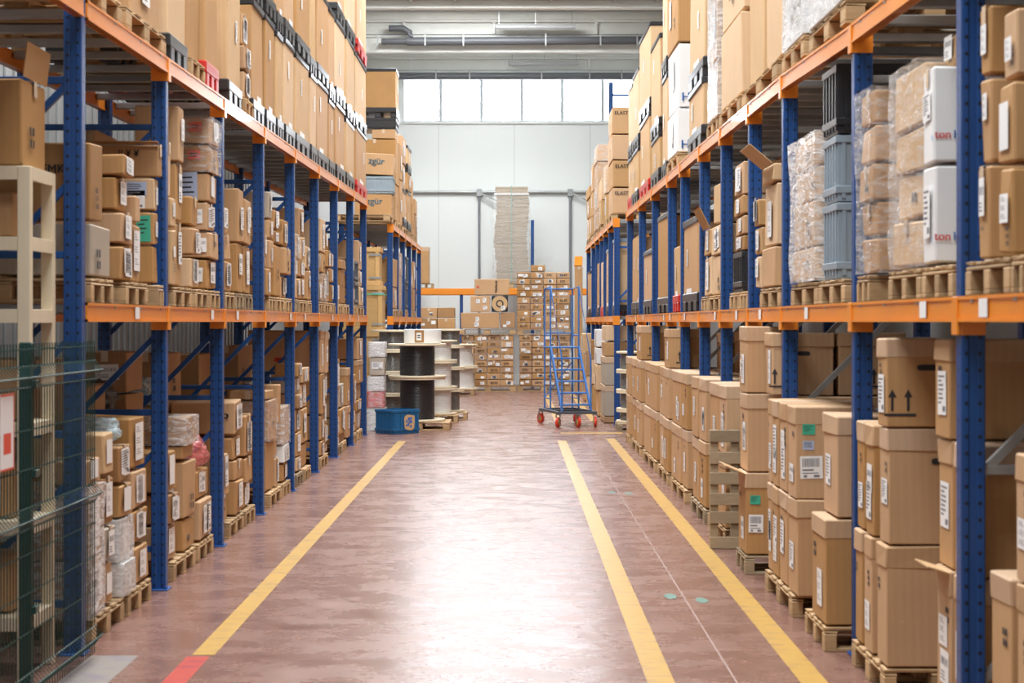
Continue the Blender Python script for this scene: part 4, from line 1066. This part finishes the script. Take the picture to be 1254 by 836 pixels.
# wooden crates in the gap between the two fence-side racks
def wcrate(x0, x1, y0, y1, z0, z1, label, strap=False):
    mb = MB(); mb.box(x0, x1, y0, y1, z0, z1, .006); o = mb.build('wooden_crate', 'ply', loc=((x0 + x1) / 2, (y0 + y1) / 2, z0))
    m = MB(); t = .022
    for zz in (z0 + .0, z1 - .09):
        m.box(x0 - t, x1 + t, y0 - t, y0, zz, zz + .09, .003); m.box(x1, x1 + t, y0, y1, zz, zz + .09, .003)
    for xx in (x0, x1 - .08): m.box(xx, xx + .08, y0 - t * .8, y0, z0 + .09, z1 - .09, .003)
    m.build('batten', 'ply', o)
    m = MB()
    for zz in (z0 + .15, z1 - .15): m.box(x1 - .2, x1 + .025, y0 - .028, y0 - .022, zz - .02, zz + .02); m.box(x1 + .022, x1 + .028, y0 - .026, y0 + .12, zz - .02, zz + .02)
    m.build('metal_corner', 'galv', o)
    if strap:
        m = MB(); zz = z0 + (z1 - z0) * .8; m.box(x0 - .03, x1 + .03, y0 - .03, y0 - .024, zz, zz + .022); m.box(x1 + .024, x1 + .03, y0, y1, zz, zz + .022); m.build('strap', 'label_green', o)
    tag(o, label, 'crate'); return o
wx0, wx1 = -3.35, Xp(468, 33.15)
wcrate(wx0, wx1, 33.15, 33.95, .004, .95, 'bottom plywood crate of the pile between the two fence-side racks')
wcrate(wx0, wx1, 33.15, 33.95, .954, 1.78, 'second plywood crate from the bottom between the two fence-side racks')
wcrate(wx0, wx1, 33.15, 33.95, 1.784, 2.70, 'plywood crate with green strap between the two fence-side racks', True)
wcrate(wx0, wx1 - .06, 33.2, 33.9, 2.704, 3.46, 'topmost plywood crate of the pile between the two fence-side racks')
# ------------------------------------------------------------------ back of the hall: pallets of small cartons
def wall_of(px0, px1, Y, z0, ncol, nrow, h, label, depth=.7, print_=True):
    x0, x1 = Xp(px0, Y), Xp(px1, Y); w = (x1 - x0) / ncol; z = z0
    for r in range(nrow):
        for k in range(ncol):
            b = make('L', 'F', 'c', x0 + w * k + .004, x0 + w * (k + 1) - .004, Y + R.uniform(0, .03), Y + depth, z, z + h - .005, '',
                     dict(name='small_carton', full=f"small brown carton, {ORD[r]} row up, {ORD[k]} column, {label}", mat=R.choice(('card', 'card', 'card_dark')), lab=False, rz=0, grp=label, jit=.004))
            if R.random() < .6:
                for q in range(R.choice((1, 2, 2))): stick(b, R.choice(('barcode', 'address', 'plain')), 'f', R.uniform(-.9, .9), R.uniform(.2, .8), R.uniform(.09, .16), R.uniform(.06, .1))
            elif print_: text_on(b, R.choice(('ETE', 'KETE')), .09, (x0 + w * k + w * .25, wloc(b).y - b['_d'][1] / 2 - .006, z + h * .3), (1, 0, 0), (0, 0, 1), 'ink', bold=.003)
            if R.random() < .08: stick(b, 'blue', 'f', R.uniform(-.8, .8), .4, .08, .06)
        z += h
    return z
Yk = 47.7
pallet(Xp(563, Yk), Xp(632, Yk), Yk - .02, Yk + .8, 0, 'floor pallet under the far carton stack beside the pale reels', parts=True)
z = wall_of(564.5, 629, Yk, .157, 4, 8, .182, 'far pallet under the big cartons')
pallet(Xp(561, Yk), Xp(632, Yk), Yk - .02, Yk + .8, z + .004, 'pallet between the small cartons and the big cartons at the far end')
z += .162
def far_box(px0, px1, z0, z1, label, mat='card', d=.6, **o): return make('L', 'F', 'c', Xp(px0, Yk), Xp(px1, Yk), Yk, Yk + d, z0, z1, '', dict(full=label, mat=mat, lab=False, rz=0, grp='big cartons at the far end', **o))
z = 1.98 - 8 * Yk / F if z < 1.79 else z
far_box(564, 611.5, z, z + .46, 'long brown carton on the upper far pallet, next to a dark one', st=[('address', 'f', -.15, .6, .1, .13), ('address', 'f', -.2, .15, .13, .13)])
far_box(612.5, 631, z, z + .46, 'dark carton beside the long brown carton on the upper far pallet', 'card_dark', st=[('address', 'f', .1, .3, .1, .1), ('plain', 'f', -.5, .1, .1, .07)])
z += .464
far_box(576, 600.5, z, z + .48, 'square carton with three labels beside the round reel end', st=[('address', 'f', -.3, .7, .11, .12), ('address', 'f', .5, .8, .1, .14), ('address', 'f', .6, .2, .12, .1)])
bb = far_box(601.5, 622.5, z, z + .48, 'dark open carton showing a round brown reel end', 'ink')
m = MB(); l = wloc(bb); W, D, Hh = bb['_d']
m.cyl((l.x, l.y - D / 2 - .03, l.z + .24), (l.x, l.y - D / 2 - .002, l.z + .24), .225, 32, 0); m.cyl((l.x, l.y - D / 2 - .034, l.z + .24), (l.x, l.y - D / 2 - .03, l.z + .24), .11, 24, 1); m.cyl((l.x, l.y - D / 2 - .038, l.z + .24), (l.x, l.y - D / 2 - .034, l.z + .24), .07, 24, 0)
m.build('reel_end', ['card_pale', 'ink'], bb); stick(bb, 'address', 'f', .5, .15, .12, .13).location.y -= .045
z += .484
far_box(581, 624, z, z + .47, 'big carton lying topmost on the far pallet, red mark and upright print', st=[('red', 'f', -.85, .5, .06, .06)])
t_ = text_on(bb, 'Nelinet', .11, (Xp(609, Yk), Yk - .004, z + .08), (0, 0, 1), (-1, 0, 0), 'ink', bold=.003)
t_.parent = [o for o in bpy.data.objects if o.get('label', '').startswith('big carton lying')][0]; t_.location = wloc(bb) - wloc(t_.parent)
Y2 = 47.9
pallet(Xp(633, Y2), Xp(699, Y2), Y2 - .02, Y2 + .8, 0, 'floor pallet under the far carton stack behind the step ladder')
z = wall_of(636, 698, Y2, .157, 4, 8, .182, 'far pallet behind the step ladder')
pallet(Xp(633, Y2), Xp(699, Y2), Y2 - .02, Y2 + .8, z + .004, 'pallet halfway up the carton stack behind the step ladder')
z = wall_of(633, 698, Y2, z + .162, 4, 9, .182, 'upper load behind the step ladder')
make('L', 'F', 'c', Xp(650, Y2), Xp(668, Y2), Y2, Y2 + .5, z, z + .2, '', dict(full='single small carton on the very top of the stack behind the ladder', mat='card', rz=0, lab=False, grp='upper load behind the step ladder', st=[('barcode', 'f', .4, .4, .12, .1)]))
Y3 = 46.6
z = wall_of(514, 557, Y3, .004, 2, 8, .298, 'carton pile beyond the black cable reels', .6, False)
# ------------------------------------------------------------------ rack on the back wall with the tall strapped bale
YR = 50.6
e = empty('pallet_rack', (0, YR, 0)); tag(e, 'orange beam rack along the pale back wall', 'pallet rack')
for px in (480, 565, 652, 765):
    x = Xp(px, YR); top = 5.06 if px == 652 else 2.95
    m = MB(); m.box(x - .05, x + .05, YR, YR + .09, 0, top, .006); m.build('upright', 'blue_upright', e, loc=(x, YR + .045, 0))
m = MB(); m.box(Xp(480, YR), Xp(765, YR), YR - .05, YR, 2.80, 2.99, .01); m.build('beam', 'orange', e)
m = MB(); m.box(Xp(480, YR), Xp(765, YR), YR + 1.0, YR + 1.05, 2.80, 2.97, .01); m.build('beam', 'orange', e)
for px in (500, 530, 600, 620, 640, 700, 740): m = MB(); x = Xp(px, YR); m.box(x - .04, x + .04, YR, YR + 1.0, 2.90, 2.985); m.build('crossbar', 'galv', e)
x0, x1 = Xp(606, YR), Xp(647, YR)
pallet(x0 - .03, x1 + .02, YR - .03, YR + .85, 2.995, 'small pallet on the back wall rack under the tall strapped bale')
bo = empty('cardboard_bale', ((x0 + x1) / 2, YR + .4, 3.15)); tag(bo, 'tall leaning bale of flat grey cardboard in film with a strap', 'cardboard bale')
m = MB(); z = 3.15; n = 58; hh = (6.07 - z) / n
for k in range(n):
    s = .035 * math.sin(k * .16 + .5) + R.uniform(-.012, .012); q = R.uniform(-.012, .012)
    m.box(x0 + .02 + s + q, x1 - .02 + s - q, YR + .02 + R.uniform(0, .015), YR + .78, z, z + hh * .93); z += hh
m.build('flat_sheets', 'card_grey', bo)
shell_film(bo, 'film_faint', .03, .03, 'stretch_film', .06, 2.75, (x1 - x0, .8, 3))
m = MB(); xm = (x0 + x1) / 2; m.quad((xm - .012, YR - .045, 3.15), (xm + .012, YR - .045, 3.15), (xm + .012, YR - .045, 6.09), (xm - .012, YR - .045, 6.09)); m.quad((xm - .012, YR - .045, 6.09), (xm + .012, YR - .045, 6.09), (xm + .012, YR + .8, 6.09), (xm - .012, YR + .8, 6.09)); m.build('strap', 'strap_teal', bo, fix=False)
m = MB(); m.box(x0 - .02, x1 + .02, YR - .04, YR - .035, 5.82, 5.86); m.build('strap', 'label_white', bo)
pallet(Xp(512, YR), Xp(530, YR), YR - .03, YR + .8, 2.995, 'small pallet on the back wall rack, under the tall plain carton')
make('L', 'F', 'a', Xp(511, YR), Xp(525.5, YR), YR, YR + .6, 3.15, 4.25, '', dict(full='tall plain lidded carton on the back wall rack', mat='card', lab=False, rz=0, grp='goods on the back wall rack'))
# an orange-topped tall carton stands at the far end, past the step ladder
make('R', 'F', 'c', Xp(704, 45.8), Xp(714, 45.8), 45.8, 46.4, .004, 3.5, '', dict(full='very tall narrow carton on the floor beyond the step ladder', mat='card', lab=False, rz=0, grp='far end goods'))
make('R', 'F', 'c', Xp(704, 45.8), Xp(714, 45.8), 45.8, 46.4, 3.504, 3.78, '', dict(full='small orange box on the very tall narrow carton', mat='label_orange', lab=False, rz=0, grp='far end goods'))
# ------------------------------------------------------------------ rolling step ladder
def ladder(loc, rz):
    e = empty('step_ladder', (0, 0, 0)); r = .017
    W = .28; zp = 1.50
    def T(name, pts, rr=r, mat='ladder_blue'): m = MB(); m.tube(pts, rr, 10); return m.build(name, mat, e, smooth=True)
    m = MB()   # base frame
    for x in (-.36, .36): m.box(x - .025, x + .025, -.85, .62, .25, .30, .004)
    for y in (-.85, -.1, .62): m.box(-.36, .36, y - .025, y + .025, .25, .30, .004)
    m.build('base_frame', 'dark_steel', e)
    for s in (-1, 1):
        m = MB(); m.bar((s * W, -.80, .30), (s * W, .10, zp), .03, .06); m.build('stringer', 'ladder_blue', e)
        T('handrail', [(s * W, .58, zp), (s * W, .58, 2.62), (s * W, .10, 2.66), (s * W, -.78, 1.30), (s * W, -.80, .30)])
        T('post', [(s * W, .10, .28), (s * W, .10, 2.66)]); T('post', [(s * W, .58, .28), (s * W, .58, zp)])
        T('mid_rail', [(s * W, .58, 1.72), (s * W, .10, 1.72)], .013)
        T('side_brace', [(s * W, .58, .5), (s * W, .10, .5)], .012)
    T('top_rail', [(-W, .58, 2.62), (W, .58, 2.62)]); T('mid_rail', [(-W, .58, 1.76), (W, .58, 1.76)], .013)
    T('brace', [(-W, .58, .5), (W, .58, 1.2)], .011)
    m = MB(); m.box(-W - .02, W + .02, .08, .62, zp - .03, zp, .004); m.build('platform', 'ladder_blue', e)
    for k in range(5):
        z = .43 + .216 * k; y = -.80 + .90 * (z - .30) / (zp - .30)
        m = MB(); m.box(-W, W, y - .02, y + .17, z - .03, z, .004); m.build('step', 'ladder_blue', e)
    for x, y in ((-.36, -.82), (.36, -.82), (-.36, .58), (.36, .58), (0.02, -.84)):
        w = MB(); a = R.uniform(-.7, .7); dx, dy = math.cos(a), math.sin(a)
        w.cyl((x - dx * .022, y - dy * .022, .1), (x + dx * .022, y + dy * .022, .1), .098, 24)
        ww = w.build('wheel', 'wheel_red', e)
        w = MB(); w.cyl((x - dx * .03, y - dy * .03, .1), (x + dx * .03, y + dy * .03, .1), .055, 20); w.build('hub', 'wheel_core', ww)
        w = MB()
        for s in (-1, 1): w.bar((x + s * dx * .04, y + s * dy * .04, .08), (x + s * dx * .04, y + s * dy * .04, .235), .04, .006, up=(dx, dy, 0))
        w.box(x - .045, x + .045, y - .045, y + .045, .232, .25); w.build('fork', 'steel', ww)
    e.location = loc; e.rotation_euler = (0, 0, rz); tag(e, 'blue rolling step ladder on red castors in the aisle', 'ladder'); return e
ladder((Xp(693, 32.2), 32.2, .002), .22)
# ------------------------------------------------------------------ wire fence, shelving unit at the near fence-side corner
e = empty('mesh_fence', (-2.47, 8.6, 0)); tag(e, 'green folded wire mesh fence panel at the near end of the rack', 'fence')
m = MB(); xf_ = -2.462; ztop = 1.87
def fold(z):
    for zc in (.14, .98, 1.70):
        if abs(z - zc) < .055: return .045 * (1 - abs(z - zc) / .055)
    return 0
zs = sorted(set([.03, ztop] + [zc + d for zc in (.14, .98, 1.70) for d in (-.055, 0, .055)] + [zc + d for zc in (.14, .98, 1.70) for d in (-.09, .09)]))
y = 7.0
while y < 9.87: m.tube([(xf_ + fold(z), y, z) for z in zs], .0036, 4); y += .05
hz = [.03 + .06, .14, .19, .40, .60, .80, .925, .98, 1.035, 1.23, 1.43, 1.645, 1.70, 1.755, 1.84]
for z in hz: m.tube([(xf_ + fold(z) - .003, 6.98, z), (xf_ + fold(z) - .003, 9.88, z)], .0044, 4)
m.build('wire_mesh', 'fence_green', e, fix=False)
for y in (8.62,):
    m = MB(); m.box(-2.535, -2.475, y - .03, y + .03, 0, 1.875, .004); m.build('fence_post', 'fence_green', e)
    m = MB()
    for z in (.5, 1.2, 1.66): m.box(-2.475, -2.445, y - .035, y + .035, z - .02, z + .02, .003)
    m.build('clamp', 'fence_green', e)
m = MB(); m.box(-2.452, -2.449, 8.0, 8.22, 1.26, 1.63, .001); sg = m.build('paper_sign', 'label_white'); 
sg.location = (0, 0, 0)
m = MB()
for (a, b, c_, d) in ((8.0, 8.22, 1.26, 1.27), (8.0, 8.22, 1.62, 1.63), (8.21, 8.22, 1.27, 1.62), (8.05, 8.17, 1.34, 1.44)): m.box(-2.4487, -2.4483, a, b, c_, d)
m.build('red_print', 'label_red', sg); tag(sg, 'white paper sign with red border pinned on the wire fence', 'sign')
e = empty('shelving_unit', (-3.0, 9.3, 0)); tag(e, 'cream painted timber shelving behind the green wire fence', 'shelves')
sx0, sx1, sy0, sy1, st_ = -3.62, -2.66, 9.22, 9.74, 2.84
for x in (sx0, sx1 - .07):
    for y in (sy0, sy1 - .06): m = MB(); m.box(x, x + .07, y, y + .06, 0, st_, .004); m.build('post', 'cream_wood', e)
SH = [.35, .88, 1.42, 2.05, 2.45, 2.84]
for z in SH:
    m = MB(); m.box(sx0 + .002, sx1 - .002, sy0 + .004, sy1 - .004, z - .028, z, .002)
    m.box(sx0 + .07, sx1 - .07, sy0, sy0 + .02, z - .075, z - .002); m.box(sx1 - .022, sx1, sy0 + .06, sy1 - .06, z - .075, z - .002); m.build('shelf', 'cream_wood', e)
def shelf_box(x0, x1, y0, y1, z0, h, label, mat='card_dark', **o): return make('L', 'F', 'c', x0, x1, y0, y1, z0 + .003, z0 + h, '', dict(full=label, mat=mat, lab=False, rz=0, grp='boxes on the cream shelving', **o))
shelf_box(-3.2, -2.70, 9.24, 9.70, 2.84, .50, 'brown carton with raised flap on top of the cream shelving', 'card', flaps='+', fang=1.45)
shelf_box(-3.5, -2.76, 9.30, 9.66, 2.45, .26, 'dark carton on the topmost closed shelf of the cream shelving')
shelf_box(-3.4, -2.76, 9.32, 9.66, 1.42, .36, 'dark carton on the cream shelf at eye height behind the mesh')
shelf_box(-3.4, -2.78, 9.32, 9.66, .88, .32, 'carton with white paper on the second cream shelf', 'card', st=[('address', 'f', .7, .5, .12, .2)])
shelf_box(-3.5, -2.78, 9.32, 9.66, .35, .34, 'carton on the lowest cream shelf behind the mesh', 'card')
# plastic bags and parcels lying on the fence-side floor row
def on_stack(px, y_px, plane=PF): 
    Y = Yp(px, plane); return Y, Zp(y_px, Y)
def top_at(x, Y):
    best = 0
    for o in bpy.data.objects:
        if o.type == 'MESH' and o.parent is None and '_d' in o:
            w, d, h = o['_d']
            if abs(o.location.x - x) < w / 2 and abs(o.location.y - Y) < d / 2 and o.location.z < 1.8: best = max(best, o.location.z + h)
    return best + .012
for (x, Y, rx, ry, rz_, mat, lab, sd) in (
    (-2.80, 11.34, .14, .15, .10, 'film_blue', 'pale blue clear plastic bag on the cartons behind the first upright', 2.2),
    (-2.76, 14.15, .16, .22, .17, 'film_red', 'red and white crumpled plastic bag on the cartons, second bay', 5.1),
    (-2.76, 14.58, .12, .10, .14, 'film_white', 'white plastic bag with red marks beside the red bag', 7.7),
    (-3.42, 13.70, .16, .24, .14, 'film_dark', 'black plastic bag lying on cartons deep in the second bay', 3.3),
    (-3.42, 15.30, .15, .24, .16, 'film_grey', 'blue-grey plastic bag lying deep in the third bay', 9.1)):
    bag(x, Y, top_at(x, Y), rx, ry, rz_, mat, lab, sd)
# a pallet stood on edge against the ladder-side boxes
PAL_E = empty('wooden_pallet', (1.74, 14.62, 0))
for k, z in enumerate((.0, .22, .38, .56, .74, .93)):
    m = MB(); m.box(1.72, 2.16, 14.60, 14.622, z + .002, z + .105, .003); m.build('board', 'old_wood', PAL_E)
for x in (1.76, 1.94, 2.10): m = MB(); m.box(x - .035, x + .035, 14.623, 14.70, .002, 1.035, .003); m.build('bearer', 'old_wood', PAL_E)
tag(PAL_E, 'weathered pallet stood upright against the ladder-side lidded boxes', 'pallet')
# ------------------------------------------------------------------ the hall
WL, WR, YB, YF, ZC = -4.75, 4.45, 53.0, -4.0, 10.62
m = MB(); m.box(WL - .2, WR + .2, YF - .2, YB + .2, -.2, 0); fl = struct(m.build('floor', 'polished_floor', loc=(0, 0, 0)))
def lane(name, x, w, y0, y1, mat):
    m = MB(); m.box(x - w / 2, x + w / 2, y0, y1, .0005, .0022); return struct(m.build(name, mat))
lane('floor_marking_1', -1.84, .135, 9.95, 27.8, 'yellow_paint'); lane('floor_marking_2', -1.86, .135, 5, 9.9, 'red_paint')
lane('floor_marking_3', .815, .15, 4, 27.9, 'yellow_paint'); lane('floor_marking_4', 1.655, .15, 4, 28.4, 'yellow_paint')
lane('floor_marking_5', .90, .13, 33.5, 46, 'yellow_paint'); lane('floor_marking_6', 1.62, .13, 33.5, 46, 'yellow_paint')
m = MB(); m.box(.85, 1.95, 29.6, 29.95, .0005, .0022); struct(m.build('floor_marking_7', 'yellow_paint'))
m = MB(); m.box(1.225, 1.235, 2, 30, .0004, .0016); struct(m.build('floor_joint', 'joint'))
m = MB(); m.box(-2.5, -2.22, 8.5, 9.93, .0004, .0016); struct(m.build('floor_patch', 'floor_grey'))  # paler, greyer patch of floor along the wire fence
def splash(x, y, rx, ry, sd):
    m = MB(); pts = []
    for k in range(20):
        t = 2 * PI * k / 20; q = 1 + .25 * noise.noise(Vector((math.cos(t) * 2 + sd, math.sin(t) * 2, 0))); pts.append((x + rx * q * math.cos(t), y + ry * q * math.sin(t), .0024))
    m.add(pts, [tuple(range(20))]); o = m.build('paint_spot', 'teal_paint', fix=False); return o
for i, (px, py) in enumerate(((821, 730), (859, 735), (749, 603), (770, 604))):
    Y = H * F / (py - CY); tag(splash(Xp(px, Y), Y, .045, .12, i * 3.3), f"teal paint spot on the floor {('nearer pair, closer to the middle line', 'nearer pair, closer to the boxes', 'farther pair, closer to the middle line', 'farther pair, closer to the boxes')[i]}", 'paint mark')
m = MB(); m.box(WL - .2, WL, YF, YB, 0, ZC + .2); w = m.build('wall_left', 'side_wall', loc=(WL, 0, 0)); struct(w)
r_ = MB(); y = 6.0
while y < 31: r_.box(WL, WL + .03, y, y + .10, 0.0, 6.0, .01); y += .30
r_.build('ribbed_sheet', 'side_wall', w)
m = MB(); m.box(WR, WR + .2, YF, YB, 0, ZC + .2); struct(m.build('wall_right', 'side_wall', loc=(WR, 0, 0)))
m = MB(); m.box(WL - .2, WR + .2, YF - .2, YF, 0, ZC + .2); struct(m.build('wall_front', 'wall_grey', loc=(0, YF, 0)))
zw0, zw1, xw0, xw1 = 8.31, 9.68, Xp(493, YB), 4.14
m = MB(); m.box(WL - .2, WR + .2, YB, YB + .25, 0, zw0); m.box(WL - .2, WR + .2, YB, YB + .25, zw1, ZC + .2); m.box(WL - .2, xw0, YB, YB + .25, zw0, zw1); m.box(xw1, WR + .2, YB, YB + .25, zw0, zw1)
wb = struct(m.build('wall_back', 'wall_pale', loc=(0, YB, 0)))
m = MB()
for k in range(1, 4): m.box(WL + k * 2.4 - .004, WL + k * 2.4 + .004, YB - .004, YB + .0, 0, zw0)
m.build('panel_joint', 'galv', wb)
pw = (Xp(541, YB) - xw0); x = xw0; k = 1
px_edges = [493, 539.5, 589.5, 639, 688.5, 738, 788]
for a, b in zip(px_edges, px_edges[1:]):
    xa, xb = Xp(a, YB), min(Xp(b, YB), xw1); m = MB(); t = .05
    m.box(xa, xa + t, YB + .02, YB + .13, zw0, zw1); m.box(xb - t, xb, YB + .02, YB + .13, zw0, zw1); m.box(xa + t, xb - t, YB + .05, YB + .13, zw0, zw0 + t); m.box(xa + t, xb - t, YB + .05, YB + .13, zw1 - t, zw1)
    wn = struct(m.build(f'window_{k}', 'mullion', loc=(xa, YB + .05, zw0)))
    m = MB(); m.box(xa + t, xb - t, YB + .085, YB + .091, zw0 + t, zw1 - t); m.build('pane', 'glass', wn); k += 1
m = MB(); m.box(xw0 - .05, xw1 + .05, YB - .06, YB, zw0 - .07, zw0 - .005, .004); struct(m.build('window_sill', 'concrete'))
# roof: precast beams across the hall every 6.5 m, strips of sky between them
BY = [.5 + 6.5 * k for k in range(9)]
m = MB(); holes = []; SX0, SX1 = -2.8, .9
for yb in BY[:-2]: holes.append((yb + 2.3, yb + 4.3))
holes.append((BY[-2] + 1.6, BY[-2] + 2.7))
ys = [YF - .2]
for a, b in holes: ys += [a, b]
ys.append(YB + .2)
for a, b in zip(ys[::2], ys[1::2]): m.box(WL - .2, WR + .2, a, b, ZC, ZC + .2)
for a, b in holes: m.box(WL - .2, SX0, a, b, ZC, ZC + .2); m.box(SX1, WR + .2, a, b, ZC, ZC + .2)
ce = struct(m.build('ceiling', 'concrete', loc=(0, 0, ZC)))
for k, (a, b) in enumerate(holes):
    m = MB(); m.quad((SX0, a, ZC + .12), (SX1, a, ZC + .12), (SX1, b, ZC + .12), (SX0, b, ZC + .12))
    o = struct(m.build(f'window_{20 + k}', 'skylight_sky', fix=False))
for k, yb in enumerate(BY):
    if yb > YB - .1: yb = YB - .45
    m = MB(); m.box(WL, WR, yb, yb + .36, 10.28, ZC, .02); m.box(WL, WR, yb + .14, yb + .36, 9.40 if k < 8 else 9.70, 10.29, .02)
    m.box(WL, WR, yb + .02, yb + .15, 10.22, 10.285, .01)
    bmw = struct(m.build(f'trim_{k + 1}', 'concrete', loc=(0, yb, 10.3)))
    if k < 6: continue
    m = MB(); m.tube([(WL + .05, yb - .05, 10.53), (WR - .05, yb - .05, 10.53)], .035, 10)
    o = m.build('ceiling_conduit', 'steel', smooth=True); tag(o, f"thin steel conduit along the {('third', 'second', 'last')[k - 6]} roof beam from the windows".replace('third roof beam from the windows', 'roof beam nearest the camera').replace('last roof beam from the windows', 'roof beam above the windows'), 'pipe')
    pts = [(-2.9, yb - .12, 9.66), (WR - .05, yb - .12, 9.70)] if k == 7 else [(WL + .05, yb - .12, 9.66), (WR - .05, yb - .12, 9.66)]
    m = MB(); m.tube(pts, .115, 16); o = m.build('ceiling_drain_pipe', 'pipe_dark', smooth=True)
    if k == 7: m = MB(); m.tube([(-3.4, yb - .12, 10.02), (-3.0, yb - .12, 10.02), (-2.82, yb - .12, 9.90), (-2.78, yb - .12, 9.78), (-2.9, yb - .12, 9.66), (-3.6, yb - .12, 9.66)], .085, 12); m.build('bend', 'pipe_dark', o, smooth=True)
    m = MB()
    for xx in (-3.7, -2.4, -1.35, .9, 2.4, 3.4): m = MB(); m.box(xx - .02, xx + .02, yb - .24, yb + .14, 9.53, 9.545); m.box(xx - .02, xx + .02, yb - .245, yb - .235, 9.53, 9.86); m.build('pipe_clamp', 'lamp_grey', o)
    tag(o, f"dark drain pipe hanging under the {('third', 'second', 'first')[k - 6]} roof beam counted from the windows", 'pipe')
    m = MB(); m.tube([(WL + .05, yb - .03, 9.86), (WR - .05, yb - .03, 9.86)], .014, 6); o = m.build('cable_run', 'steel'); tag(o, f"thin cable run above the drain pipe of the {('third', 'second', 'first')[k - 6]} beam from the windows", 'cable')
    for j, xx in enumerate((-3.0 if k == 7 else -3.2, -.52 if k == 7 else -.19, 2.3 if k == 7 else 2.4)):
        m = MB(); m.box(xx - .03, xx + .03, yb + .06, yb + .13, 9.90, 10.24, .004); m.box(xx - .045, xx + .045, yb + .05, yb + .13, 10.19, 10.24, .004)
        o = m.build('hanger_bracket', 'white_metal'); tag(o, f"white hanger bracket, {ORD[j]} along the {('third', 'second', 'first')[k - 6]} roof beam from the windows", 'bracket')
    if k < 8 or True:
        x0 = -.48 if k == 7 else -.12
        e = empty('ceiling_light', (x0 + 1.1, yb - .3, 10.0)); m = MB(); m.box(x0, x0 + 2.2, yb - .37, yb - .23, 9.99, 10.09, .01)
        m.box(x0 + .02, x0 + 2.18, yb - .40, yb - .20, 10.07, 10.09); m.build('housing', 'lamp_grey', e)
        m = MB()
        for s in (-.04, .04): m.cyl((x0 + .04, yb - .3 + s, 9.975), (x0 + 2.16, yb - .3 + s, 9.975), .014, 10)
        m.build('tube_lamp', 'lamp_grey', e)
        m = MB()
        for q in (.1, 1.1, 2.1): m.box(x0 + q - .008, x0 + q + .008, yb - .31, yb - .29, 10.09, ZC)
        m.build('suspension', 'steel', e)
        tag(e, f"unlit fluorescent tube light under the {('third', 'second', 'first')[k - 6]} roof beam from the windows", 'ceiling light')
# pipes on the back wall
m = MB(); zz = Zp(235.5, YB); m.tube([(WL + .02, YB - .09, zz), (WR - .02, YB - .09, zz)], .045, 12); o = m.build('wall_pipe', 'galv', smooth=True)
tag(o, 'horizontal pipe across the pale back wall', 'pipe')
for i, px in enumerate((587, 698)):
    x = Xp(px, YB); m = MB(); m.tube([(x, YB - .10, zz - .02), (x, YB - .10, 1.2)], .04, 10)
    o = m.build('wall_pipe', 'pipe_grey', smooth=True); m = MB(); m.box(x - .08, x + .08, YB - .16, YB - .0, zz - .14, zz + .10, .01); m.bar((x + .08, YB - .2, zz - .05), (x + 1.0, YB - .3, zz - .5), .06, .06); m.build('bracket', 'galv', o)
    tag(o, ('vertical dark pipe on the back wall, beyond the big far cartons', 'vertical dark pipe on the back wall, behind the step ladder')[i], 'pipe')
# ------------------------------------------------------------------ light
wd = bpy.data.worlds.new('World'); SC.world = wd; wd.use_nodes = True
bg = wd.node_tree.nodes['Background']; bg.inputs[0].default_value = (.93, .98, 1.05, 1); bg.inputs[1].default_value = 15.0
def area(name, loc, sx, sy, energy, rot=(0, 0, 0), col=(1, 1, 1)):
    l = bpy.data.lights.new(name, 'AREA'); l.shape = 'RECTANGLE'; l.size = sx; l.size_y = sy; l.energy = energy; l.color = col
    o = bpy.data.objects.new(name, l); COL.objects.link(o); o.location = loc; o.rotation_euler = rot; return o
# ------------------------------------------------------------------ camera
cd = bpy.data.cameras.new('camera'); cam = bpy.data.objects.new('camera', cd); COL.objects.link(cam); SC.camera = cam
cd.sensor_width = 36; cd.lens = F / 1254 * 36; cam.location = (0, 0, H); cam.rotation_euler = (PI / 2, 0, 0)
cd.shift_x = -(CX - 627) / 1254; cd.shift_y = -(418 - CY) / 1254
cd.clip_end = 200
cd.dof.use_dof = True; cd.dof.focus_distance = 27; cd.dof.aperture_fstop = 4.0
vs = SC.view_settings; SC.display_settings.display_device = 'sRGB'; vs.view_transform = 'Standard'; vs.look = 'None'; vs.exposure = 0.35; vs.gamma = 1.0; vs.use_curve_mapping = False
cy = SC.cycles; cy.use_denoising = True; cy.max_bounces = 8; cy.diffuse_bounces = 4; cy.glossy_bounces = 4; cy.transparent_max_bounces = 12; cy.sample_clamp_indirect = 6; cy.use_light_tree = True; cy.caustics_reflective = False; cy.caustics_refractive = False
